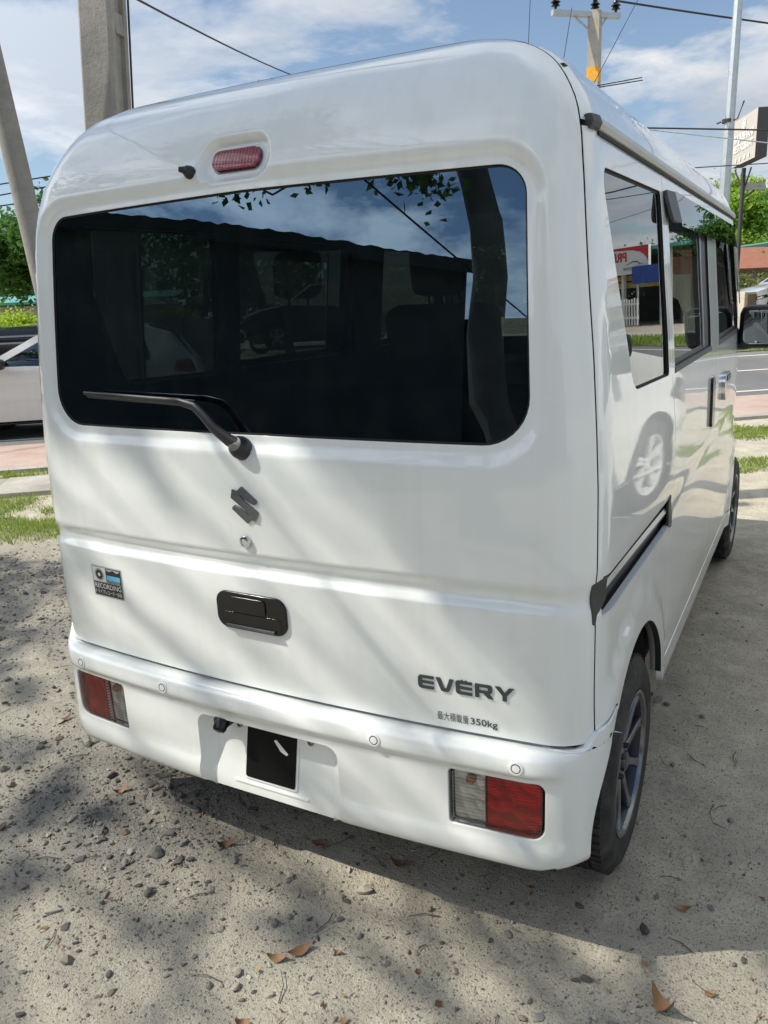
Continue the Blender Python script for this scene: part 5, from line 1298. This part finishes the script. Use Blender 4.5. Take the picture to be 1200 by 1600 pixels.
#
q0, q1, q2 = Vector((-4.54,15.86,6.83)), Vector((-3.22,17.27,6.83)), Vector((-.93,24.67,8.04))
XA = [P0+Vector(rotE @ Vector((x,0,7.58))) for x in (-.98,.0,.52)]
sag_wire('power_line', 'black line leaving the right insulator of the cross arm', XA[2], XA[2]+Vector((22,31,1.9)), .5, .022)
sag_wire('power_line', 'black line to the left insulator of the cross arm', (-14,-2,9.5), XA[0], .5, .02)
sag_wire('power_line', 'black line reaching the middle insulator of the cross arm', (-12.8,-2.4,9.6), XA[1], .5, .02)
for k, (a, b_, lb) in enumerate([((-4.9,16.9,7.2),(-5.1,16.9,2.5),'leftmost thin stay wire left of the power pole'),((-4.05,17.0,6.9),(-4.7,17.0,3.),'thin stay wire just left of the power pole'),((-2.6,17.6,7.4),(-4.1,17.1,4.6),'thin stay wire right of the power pole')]):
    sag_wire('stay_wire', lb, a, b_, .0, .008, M['steel_dark'])
def through(a, b, ext): a, b = Vector(a), Vector(b); d = b-a; return a-d*ext[0], b+d*ext[1]
for a, b_, r_, lb, m_ in [((-2.41,18.45,4.64),(-.32,18.70,4.38),.018,'dark cable crossing the galvanised pole, topmost of three','cable'),((-2.41,18.45,4.58),(-.30,18.70,4.13),.013,'pale cable crossing the restaurant sign, second of three','galv'),((-1.92,20.55,4.02),(-.40,20.7,3.97),.012,'thin cable passing under the restaurant sign','cable')]:
    p_, q_ = through(a, b_, (4, 9)); sag_wire('overhead_cable', lb, p_, q_, .0, r_, M[m_])
for (a, b_), lb in zip([((-8.41,6.16,2.94),(-8.03,6.61,3.04)),((-8.42,6.15,2.81),(-8.04,6.60,2.92)),((-8.43,6.13,2.68),(-8.06,6.58,2.76))],['upper','middle','lower']):
    p_, q_ = through(a, b_, (14, 16)); sag_wire('overhead_cable', lb+' of three dark cables at the left edge behind the leaning pole', p_, q_, .0, .009)
sag_wire('guy_wire', 'slack dark wire mirrored across the rear window, shading a line on the tailgate', (-2.97,1.65,3.92), (1.7,-7.83,.82), .0, .0075)
# galvanised street pole
gp = empty('galvanised_pole', en(11.93,17.5)); tag(gp, 'tall octagonal galvanised steel pole at the right of the picture', 'pole')
b = MB(); b.tube([(0,0,0),(.03,0,4.),(.08,.0,9.5)], [.155,.125,.085], 8); b.build('shaft', M['galv'], gp)
b = MB(); b.lathe([(5.02,.135),(5.10,.134)], 'z', 12); b.tube([(.12,-.04,5.05),(.22,-.06,5.08),(.34,-.06,5.45)], .018, 6); b.tube([(-.14,-.05,5.05),(-.24,-.06,5.02)], .02, 6); b.build('clamp_bracket', M['steel_dark'], gp, angle=40)
# restaurant sign
SB = en(20.55,30); rs = empty('restaurant_sign', SB); tag(rs, 'tan RAJABHANI RESTAURANT signboard on a tall steel post', 'sign')
b = MB(); b.tube([(0,0,0),(0,0,5.75)], .085, 12); b.tube([(0,0,4.7),(.28,-.1,5.75)], .03, 6); b.tube([(0,0,4.9),(-.35,.2,5.72)], .03, 6); b.build('post', M['steel_dark'], rs, angle=40)
A_ = en(19.98,30,0)-SB; B_ = en(19.20,27.3,0)-SB; U = (B_-A_).normalized(); Wd = (B_-A_).length; Nf = Vector((-U.y, U.x, 0)); Nf = Nf if Nf.dot(Vector((1.03,-1.25,0))-SB) > 0 else -Nf
def board(name, O, U, w, z0, z1, th, Nf, mf, ms, parent):
    P = [O, O+U*w]; V = []
    for q in (Vector((0,0,0)), -Nf*th):
        for (k, z) in ((0,z0),(1,z0),(1,z1),(0,z1)): V.append(P[k]+q+Vector((0,0,z)))
    return mesh(name, V, [(0,1,2,3),(4,7,6,5),(0,4,5,1),(1,5,6,2),(2,6,7,3),(3,7,4,0)], [mf, ms], [0,1,1,1,1,1], False, None, parent)
bd = board('board', A_, U, Wd, 5.74, 7.42, .42, Nf, M['sign_tan'], M['steel_dark'], rs)
pl = lambda O, U, N, z: (tuple(O+Vector((0,0,z))), tuple(U), (0,0,1), tuple(N))
text_mesh('lettering', 'RAJABHANI', None, Wd/2, 6.58, .27, M['white'], rs, .03, 1.15, .02, 'CENTER', pl(A_, U, Nf, 0))
text_mesh('lettering', 'RESTAURANT', None, Wd/2, 6.22, .25, M['white'], rs, .03, 1.05, .02, 'CENTER', pl(A_, U, Nf, 0))
b = MB(); cc = A_+U*Wd*.5+Nf*.03
def ringpts(r0_, r1_, zc, n=20): 
    V = []
    for k in range(n):
        a = 2*math.pi*k/n
        for r_ in (r0_, r1_): V.append(cc+U*(r_*math.cos(a))+Vector((0,0,zc+r_*math.sin(a))))
    return V, [(2*k, 2*k+1, (2*k+3) % (2*n), (2*k+2) % (2*n)) for k in range(n)]
b.add(*ringpts(.15,.20,7.12)); b.add(*ringpts(.02,.09,7.14)); b.add(*ringpts(.06,.10,7.03))
for k in range(4): b.add([cc+U*(x+(-.75+k*.5))+Vector((0,0,5.86+z)) for x, z in ((-.07,0),(.07,0),(.07,.14),(-.07,.14))], [(0,1,2,3)])
b.build('emblem', M['white'], rs)
board('side_board', Vector((.05,0,0)), (B_-A_).normalized()*.0+Vector(EV), .95, 4.92, 5.18, .12, -Vector(NV), M['sign_tan'], M['steel_dark'], rs)
b = MB(); b.tube([Vector((0,0,4.55)), EV*.55+Vector((0,0,4.92))], .03, 6); b.build('bracket', M['steel_dark'], rs)

# ---------------------------------------------------------------- vehicles of the street
def car(name, label, loc, heading, prof, cowl, wsl, W, paint, win, wheels, rw, cat='car', belt=None, lights=True, glass='car_glass', group=None, rear_glass=None):
    """prof: outline (y from rear 0 to front, z) of the body; wsl=(y,z) top of windscreen"""
    root = empty(name, loc, heading); tag(root, label, cat, group); zmax = max(q[1] for q in prof); L = max(q[0] for q in prof); zb = belt or .95
    def P_c(y, z):
        y = np.asarray(y, float); z = np.asarray(z, float)
        x = W*(1-.018*smooth(.55,.1,z))-.24*W*smooth(zb-.05,zmax+.1,z)**1.0
        x = x-.12*W*smooth(.5,0,y)**2-.16*W*smooth(L-.75,L,y)**2+.012*smooth(.06,.0,np.abs(z-zb+.12))
        return np.stack([x, y, z], -1)
    top = [q for q in prof]
    pl_ = resample(roundpoly(top, .09, 5), .12)
    wa = []
    lo = [(L-.10,.26)]
    ys = sorted(wheels); low = [(.12,.26)]
    pts = []
    for yw in ys: pts += [(yw+(rw+.05)*math.cos(t), rw+(rw+.05)*math.sin(t)) for t in np.linspace(math.pi-math.asin(max(-.9, (.27-rw)/(rw+.05))) if True else 0, math.asin((.27-rw)/(rw+.05)), 16)]
    outline = pl_[:]
    # body outline closed along the bottom
    body_side = [q for q in roundpoly(top, .09, 5)]+pts[::-1]
    for sg in (1, -1):
        panel('body_side', P_c, body_side, paint, root, [w for w in win], h=.09, hb=.05, flange=0, hflange=.03, mirror=sg < 0, ctr=(0,L/2,.7))
        for w in win: panel('side_window', P_c, w, M[glass], root, h=.12, hb=.08, off=-.012, flange=0, mirror=sg < 0, ctr=(0,L/2,.7))
        mb = MB(); q = P_c(np.array([win[0][0][0]]), np.array([zb+.08]))[0]
        mb.box((-.09,-.06,-.065), (.09,.07,.075), 0, None, ((q[0]+.10)*sg, cowl[0]-.28, zb+.10), .035); mb.build('door_mirror', M['black'], root, angle=50)
        if lights:
            hl_ = roundpoly([(L-.62,.74),(L-.10,.62),(L-.12,.76),(L-.50,.85)], .03, 4)
            panel('headlamp', P_c, hl_, M['gloss_black'], root, h=.08, hb=.05, off=.006, flange=.02, mirror=sg < 0, ctr=(0,L/2,.7))
            panel('headlamp', P_c, roundpoly([(L-.40,.71),(L-.14,.655),(L-.15,.72),(L-.36,.79)], .02, 4), M['clear_glass'] if False else M['chrome'], root, h=.08, hb=.05, off=.009, flange=.01, mirror=sg < 0, ctr=(0,L/2,.7))
            tl_ = roundpoly([(.02,.80),(.34,.84),(.30,.98),(.10,1.0)], .03, 4)
            panel('tail_lamp', P_c, tl_, M['red_lens'], root, h=.08, hb=.05, off=.006, flange=.02, mirror=sg < 0, ctr=(0,L/2,.7))
        panel('door_handle', P_c, roundpoly([(L*.40,zb-.16),(L*.40+.2,zb-.16),(L*.40+.2,zb-.125),(L*.40,zb-.125)], .015, 3), paint, root, h=.1, off=.02, flange=.02, mirror=sg < 0, ctr=(0,L/2,.7))
        for yw in ys:
            mb = MB(); mb.tube([(sg*W*.45,yw,rw), (sg*(W*1.-.02),yw,rw)], rw+.048, 28, cap=False); mb.lathe([(sg*W*.45,rw+.048),(sg*W*.45,.0)], 'x', 28, 0, (0,yw,rw)); mb.build('wheel_well', M['gap_shade_underbody'], root)
            wq = empty('wheel', (sg*(W-.115), yw, rw), 0 if sg > 0 else math.pi); wq.parent = root
            mb = MB(); mb.lathe([(-.09,rw*.7),(-.10,rw*.85),(-.085,rw*.98),(0,rw),(.085,rw*.98),(.10,rw*.85),(.095,rw*.68)], 'x', 40); mb.build('tyre', M['tyre'], wq, angle=40)
            mb = MB(); mb.lathe([(.095,rw*.69),(.085,rw*.64),(.03,rw*.60)], 'x', 40); mb.lathe([(.04,.0),(.04,rw*.62)], 'x', 30, 1)
            for k in range(5):
                for d_ in (-.11,.11):
                    rt_ = Matrix.Rotation(2*math.pi*k/5+d_, 3, 'X'); mb.box((.055,-.016,.03), (.088,.016,rw*.66), 0, rt_)
            mb.lathe([(.07,.05),(.092,.045),(.094,0)], 'x', 16); mb.build('rim', [M['alloy_bright'], M['alloy_dark']], wq, angle=35)
    # skin across the car following the outline
    V, F, mi = [], [], []; NX = 9
    n_ = len(pl_)
    cw, tp = np.array(cowl), np.array(wsl)
    for (y, z) in pl_:
        xw = P_c(np.array([y]), np.array([z]))[0][0]
        for k in range(NX):
            u = -1+2*k/(NX-1); V.append((xw*u, y+.10*(1-u*u)*smooth(L*.55,L,y)-.08*(1-u*u)*smooth(L*.4,0,y), z+.035*(1-abs(u)**3)*smooth(.5,.8,z)))
    for i in range(n_-1):
        c = (np.array(pl_[i])+np.array(pl_[i+1]))/2
        ws = cowl[0]-.9 < c[0] < cowl[0] and min(cowl[1],wsl[1])+.04 < c[1] < wsl[1]-.03 and c[0] > wsl[0]-.05
        rg_ = rear_glass is not None and rear_glass[0] < c[0] < rear_glass[1] and rear_glass[2] < c[1] < rear_glass[3]
        for k in range(NX-1): F.append((i*NX+k, i*NX+k+1, (i+1)*NX+k+1, (i+1)*NX+k)); mi.append(1 if (ws or rg_) and 0 < k < NX-2 else 0)
    o = mesh('body_shell', V, F, [paint, M[glass]], mi, True, None, root)
    bm = bmesh.new(); bm.from_mesh(o.data); bmesh.ops.recalc_face_normals(bm, faces=bm.faces[:]); bm.to_mesh(o.data); bm.free()
    mb = MB(); mb.box((-W*.80,.25,.20), (W*.80,L-.25,.42)); mb.box((-W*.72,.5,.42), (W*.72,cowl[0]-.1,.80), 0); mb.build('underbody', M['gap_shade_underbody'], root)
    mb = MB(); mb.box((-W*.6,cowl[0]-1.3,.8), (-.08,cowl[0]-1.1,1.25), 0, None, (0,0,0), .06); mb.box((.08,cowl[0]-1.3,.8), (W*.6,cowl[0]-1.1,1.25), 0, None, (0,0,0), .06); mb.build('seat', M['seat'], root, angle=50)
    return root
HATCH = [(.10,.24),(.0,.45),(.04,.80),(.10,.98),(.36,1.34),(.70,1.46),(1.45,1.52),(2.05,1.46),(2.90,1.02),(3.55,.90),(3.88,.72),(3.98,.48),(3.90,.24)]
HW = [roundpoly([(2.72,1.02),(1.62,.99),(1.66,1.42),(2.02,1.38)], [.03,.02,.03,.06], 4), roundpoly([(1.55,.99),(.62,1.00),(.72,1.34),(1.58,1.42)], [.02,.06,.08,.03], 4)]
hd = EN_ROT+math.pi/2   # local +y of the car points along -e
c1 = car('parked_hatchback', 'white hatchback standing at the road edge left of the van, seen side on', tuple(en(-.45,8.22)), hd, HATCH, (2.90,1.02), (2.05,1.46), .84, M['paint_car'], HW, (.62,3.18), .30, lights=True, rear_glass=(.05,.70,1.0,1.44)); c1.scale = (.78,.78,.78)
SUVP = [(.10,.30),(.0,.55),(.04,1.0),(.14,1.15),(.40,1.62),(.75,1.75),(1.6,1.80),(2.3,1.74),(3.05,1.24),(3.75,1.10),(4.15,.95),(4.25,.60),(4.18,.30)]
SW_ = [roundpoly([(2.88,1.22),(1.72,1.19),(1.76,1.66),(2.26,1.64)], [.03,.02,.03,.06], 4), roundpoly([(1.64,1.19),(.50,1.20),(.68,1.60),(1.68,1.66)], [.02,.06,.08,.03], 4)]
car('parked_car', 'pale silver car beyond the low pillar at the right edge, nose to the left', tuple(en(24.2,28.9,.02)), hd, SUVP, (3.05,1.24), (2.3,1.74), .88, M['silver'], SW_, (.75,3.35), .34, belt=1.16, rear_glass=(.1,.75,1.2,1.72)).scale = (.94,.94,.94)
car('parked_car', 'black sport utility car across the road seen through the tinted van windows', tuple(en(4.4,22.6)), hd, SUVP, (3.05,1.24), (2.3,1.74), .90, M['black_paint'], SW_, (.75,3.35), .36, belt=1.16, rear_glass=(.1,.75,1.2,1.72))
car('parked_hatchback', 'white hatchback beside the van mirrored in its side panels', (2.95,.95,0), R(15), HATCH, (2.90,1.02), (2.05,1.46), .86, M['paint_car'], HW, (.62,3.18), .31, rear_glass=(.05,.70,1.0,1.44))
# black pickup on the far lane at the left
PK = [(.06,.42),(.0,.60),(.02,1.12),(1.72,1.12),(1.80,1.16),(1.90,1.62),(2.15,1.70),(3.05,1.70),(3.62,1.18),(4.55,1.08),(4.95,.95),(5.05,.60),(5.0,.40)]
PW = [roundpoly([(3.45,1.19),(2.75,1.17),(2.78,1.58),(3.06,1.58)], .03, 4), roundpoly([(2.67,1.17),(1.98,1.17),(2.04,1.58),(2.70,1.58)], .03, 4)]
pk_ = car('pickup_truck', 'black pickup with pale side stripes behind the white hatchback at the left edge', tuple(en(-1.9,11.3)), hd, PK, (3.62,1.18), (3.05,1.70), .88, M['black_paint'], PW, (1.05,4.05), .37, 'pickup', belt=1.12)
for z in (.93,1.02): 
    b = MB(); b.box((.87,.1,z), (.905,4.4,z+.022)); b.box((-.905,.1,z), (-.87,4.4,z+.022)); b.build('side_stripe', M['silver'], pk_)
# motorcycle
mt = empty('motorcycle', en(.55,20.6), hd); tag(mt, 'dark motorcycle parked in front of the black car across the road', 'motorcycle')
for y in (0., 1.28):
    b = MB(); b.lathe([(-.045,.22),(-.055,.27),(0,.305),(.055,.27),(.045,.22)], 'x', 32, 0, (0,y,.305)); b.build('tyre', M['tyre'], mt, angle=40)
    b = MB(); b.lathe([(.03,.22),(.03,.20),(-.03,.20),(-.03,.22)], 'x', 32, 0, (0,y,.305))
    for k in range(10): b.box((-.006,-.008,.0), (.006,.008,.21), 0, Matrix.Rotation(2*math.pi*k/10, 3, 'X'), (0,y,.305))
    b.build('wheel_rim', M['alloy'], mt)
b = MB(); b.tube([(0,0,.305),(0,.35,.42),(0,.75,.40),(0,1.02,.78)], .035, 8); b.tube([(0,1.28,.305),(0,1.05,.85),(0,1.0,.98)], .03, 8); b.box((-.13,.42,.30), (.13,.80,.58), 0, None, (0,0,0), .05); b.build('frame', M['dark_grey'], mt, angle=50)
b = MB(); b.box((-.13,.62,.70), (.13,1.02,.92), 0, None, (0,0,0), .08); b.build('fuel_tank', M['sign_red'], mt, angle=50)
b = MB(); b.box((-.12,-.18,.72), (.12,.66,.82), 0, None, (0,0,0), .04); b.build('saddle', M['black'], mt, angle=50)
b = MB(); b.tube([(-.36,.92,1.02),(-.12,1.0,.98),(.12,1.0,.98),(.36,.92,1.02)], .014, 8); b.build('handlebar', M['chrome'], mt, angle=50)

# ---------------------------------------------------------------- buildings
def en_empty(name, e, n, label, cat, z=0., rz=0.):
    o = empty(name, en(e, n, z), EN_ROT+rz); tag(o, label, cat); return o
h = en_empty('tiled_house', 22.6, 33, 'low house with an orange clay tile roof behind the silver car', 'house')
b = MB(); b.box((-1.0,.6,0), (7.5,5.4,2.0)); b.build('wall', M['wall_cream'], h)
b = MB(); b.box((-.6,.55,.1), (.5,.62,1.7)); b.build('door', M['gloss_black'], h); b = MB(); b.box((1.5,.55,.8), (2.9,.62,1.6)); b.build('window', M['gloss_black'], h)
b = MB(); b.add([(-1.6,.0,1.92),(8.1,0,1.92),(8.1,3,2.95),(-1.6,3,2.95),(-1.6,6,1.92),(8.1,6,1.92),(-1.6,.0,1.86),(8.1,0,1.86)], [(0,1,2,3),(3,2,5,4),(6,7,1,0)]); b.build('roof', M['tile'], h)
b = MB(); b.add([(-3.4,-.6,1.75),(-.9,-.6,1.75),(-.9,2.4,2.62),(-3.4,2.4,2.62)], [(0,1,2,3)]); b.build('lean_to_roof', M['tile'], h)
for k_, (e__, n__) in enumerate(((22.0,31.6),(23.3,31.8),(24.7,31.7))):
    bush('shrub', ['leafy shrub at the left end of the orange roofed house','middle shrub before the wall of the orange roofed house','shrub behind the silver car by the orange roofed house'][k_], en(e__, n__, .95), (.75,.5,.9), 2600, .13, M['leaf_olive'], 80+k_)
g = en_empty('canopy_shed', 25.0, 37.5, 'shed with a teal metal canopy above the orange roof', 'shed')
b = MB(); b.add([(-3.,-1.,2.75),(8.,-1.,3.75),(8.,3.,3.75),(-3.,3.,2.75),(-3.,-1.,2.60),(8.,-1.,3.60)], [(0,1,2,3),(4,5,1,0)]); b.build('roof', M['teal_roof'], g)
b = MB(); b.box((-2.6,2.4,0), (7.8,2.6,2.6)); b.build('wall', M['wall_dark'], g)
for x in (-2.6,-.6,1.4,3.4,5.4,7.4):
    b = MB(); b.box((x,-.8,0), (x+.12,-.68,2.75+(x+2.6)*.09)); b.build('post', M['steel_dark'], g)
p_ = en_empty('gate_pillar', 19.9, 28.4, 'cream gate pillar with a brown stone face at the foot of the sign', 'pillar')
b = MB(); b.box((-.10,-.2,0), (.88,.3,.93), 0, None, (0,0,0), .01); b.build('frame', M['wall_cream'], p_)
b = MB(); b.box((.04,-.215,.06), (.76,-.19,.84)); b.build('stone_face', M['brick_brown'], p_)
w_ = en_empty('garden_wall', 20.9, 28.5, 'low cream wall with dark rails right of the gate pillar', 'wall')
b = MB(); b.box((0,0,0), (9,.2,.42)); b.box((0,-.03,.42), (9,.23,.50)); b.build('base', M['wall_cream'], w_)
b = MB(); b.box((0,.06,.62), (9,.12,.70)); b.build('rail', M['steel_dark'], w_)
t_ = en_empty('teal_shed', -9.5, 20.5, 'pale shed with a teal sheet roof behind the hedge at the left', 'shed')
b = MB(); b.add([(0,0,1.60),(8,0,1.60),(8,3,1.80),(0,3,1.80),(0,0,1.54),(8,0,1.54)], [(0,1,2,3),(4,5,1,0)]); b.build('roof', M['teal_roof'], t_)
b = MB(); b.box((.2,.4,0), (7.8,3,1.5)); b.build('wall', M['wall_cream'], t_)
# shop with the red and white sign, reflected in the side windows
s_ = en_empty('roadside_shop', 24.2, 22.6, 'open fronted roadside shop under the red and white signboard', 'shop')
b = MB(); b.box((0,3.5,0), (9.5,3.7,3.0)); b.box((0,0,0), (.25,3.5,3.0)); b.box((9.25,0,0), (9.5,3.5,3.0)); b.build('wall', M['wall_dark'], s_)
b = MB(); b.box((-.3,-.5,2.95), (9.8,4.,3.08)); b.build('roof', M['teal_roof'], s_)
for x in (.5,3.2,6.2):
    b = MB(); b.box((x,-.3,0), (x+.14,-.16,2.95)); b.build('post', M['white'], s_)
b = MB(); b.box((1.0,-.05,1.55), (9.,.02,1.78)); b.box((1.0,-.05,1.84), (9.,.02,2.05)); b.build('board', M['wood_yellow'], s_)
sg_ = en_empty('shop_signboard', 25.45, 21.9, 'white shop signboard reading PRIY in red with a red swoosh and car outline', 'sign')
b = MB(); b.box((0,0,2.08), (3.6,.12,3.14)); b.build('board', M['white'], sg_)
b = MB()
b.add([(0,-.012,3.14),(0,-.012,2.50),(.16,-.012,2.72),(.45,-.012,2.90),(.95,-.012,3.0),(1.8,-.012,3.04),(3.6,-.012,3.05),(3.6,-.012,3.14)], [(0,1,2,3,4,5,6,7)]); b.build('swoosh', M['sign_red'], sg_)
plS = ((0,0,0), (1,0,0), (0,0,1), (0,-1,0))
text_mesh('lettering', 'PRIY', None, 1.25, 2.60, .34, M['sign_red'], sg_, .016, 1.15, .03, 'LEFT', plS)
text_mesh('lettering', 'AUTOMOTIVE', None, .28, 2.24, .11, M['decal'], sg_, .016, 1.2, .01, 'LEFT', plS)
b = MB(); car_ = [(.28,2.44),(.50,2.47),(.62,2.56),(.95,2.57),(1.18,2.48),(1.42,2.44),(1.18,2.455),(.95,2.535),(.64,2.53),(.52,2.45)]; b.add([(x,-.016,z) for x, z in car_], [tuple(range(len(car_)))]); b.build('car_outline', M['gloss_black'], sg_)
bb = en_empty('blue_signboard', 24.5, 21.75, 'plain deep blue signboard hung below the red and white one', 'sign'); b = MB(); b.box((0,0,1.68), (1.75,.08,2.36)); b.build('board', M['sign_blue'], bb); b = MB(); b.box((.05,-.02,1.95), (.12,0,2.12)); b.build('lettering', M['white'], bb)
b = MB(); b.box((.2,.08,0), (.26,.14,1.7)); b.box((1.5,.08,0), (1.56,.14,1.7)); b.build('leg', M['galv'], bb)
pf = en_empty('picket_fence', 25.3, 21.2, 'white picket fence of upright slats below the signboards', 'fence')
b = MB()
for k in range(34):
    x = k*.155; b.box((x,0,.08), (x+.065,.025,1.12+.03*math.sin(k*1.7)))
b.build('slats', M['white'], pf); b = MB(); b.box((0,.025,.35), (5.3,.06,.43)); b.box((0,.025,.88), (5.3,.06,.95)); b.build('rail', M['white'], pf)
# weathered shop block behind the camera: dark mass in the rear window
k0, k1 = Vector((-9.2,-1.55,0)), Vector((-1.55,-8.05,0)); kd = (k1-k0); kl = kd.length; kd.normalize()
bk = empty('weathered_building', k0, math.atan2(kd.y, kd.x)); tag(bk, 'dark weathered building with a mossy roof edge mirrored in the rear window', 'building')
b = MB(); b.box((0,-5,0), (kl,0,3.35)); b.build('wall', M['wall_dark'], bk)
b = MB(); rgb = np.random.default_rng(4); n_ = 90; V = []; F = []
for i in range(n_+1):
    x = -.3+(kl+.6)*i/n_; j = rgb.uniform(-.02,.02)+.012*math.sin(x*1.3)+.03*math.sin(x*.4)
    V += [(x,.25,3.15+j*.4), (x,.25,3.36+j), (x,-.3,3.42+j), (x,-5.2,3.5)]
for i in range(n_): 
    for k in range(3): F.append((4*i+k, 4*i+k+1, 4*i+4+k+1, 4*i+4+k))
    F.append((4*i, 4*i+4, 4*i+4, 4*i)) if False else None
b.add(V, [f for f in F if f]); b.build('roof', M['roof_dark'], bk)
e_ = empty('side_building', (1.9,-8.75,0), 0); tag(e_, 'plain dark block mirrored in the right end of the rear window', 'building'); b = MB(); b.box((-8.0,-4,0), (7,0,2.45)); b.build('wall', M['wall_dark'], e_); b = MB(); b.box((-8.2,-4.3,2.45), (7.3,.3,2.55)); b.build('roof', M['roof_dark'], e_)
# sprigs of leaves hanging in front of the rear window reflection
rg = np.random.default_rng(8)
hb = [((-2.06,-2.13,2.62),(.10,.10,.07)),((-1.86,-2.24,2.50),(.04,.04,.10)),((-1.36,-2.48,2.72),(.13,.13,.08)),((-.90,-2.64,2.76),(.11,.11,.08)),((-.62,-2.71,2.68),(.14,.14,.09)),((-.48,-2.75,2.54),(.06,.06,.10))]
hang = empty('hanging_branch', (-.9,-3.1,3.75)); tag(hang, 'drooping leafy branch mirrored along the top of the rear window', 'branch')
B0 = Vector((-.9,-3.1,3.75)); mb = MB(); limb(mb, Vector((-.35,-3.2,3.9))-B0, Vector((-2.3,-2.0,3.6))-B0, .02, .008, rg, .05)
for c, r_ in hb: limb(mb, Vector((c[0]*.92-.05, c[1]-.08, 3.62))-B0, Vector(c)-B0, .008, .003, rg, .1, 4)
mb.build('twig', M['tree_bark'], hang)
V, F = leaf_cloud(rg, hb, 330, .075, None, 6, .5, .6); mesh('foliage', V-np.array(B0), F, M['leaf_shade'], None, False, None, hang)
# the far wood that closes the view across the road
rg = np.random.default_rng(77); fb = []
for k in range(150):
    e_k = -75+k*1.0+rg.uniform(-.5,.5); n_k = 46+rg.uniform(-3,5)+max(0, (e_k-12)*.25); hh = 1.8+1.9*abs(math.sin(k*.23))+rg.uniform(0,1.2)
    q = en(e_k, n_k, hh*.62); fb.append(((q.x, q.y, q.z), (1.5, 1.5, hh*.72)))
V, F = leaf_cloud(rg, fb, 60000, .42, None, 8, .8, .2); V[:,2] = np.maximum(V[:,2], .02)
tag(mesh('far_wood', V, F, M['leaf_mid'], None, False), kind='stuff')
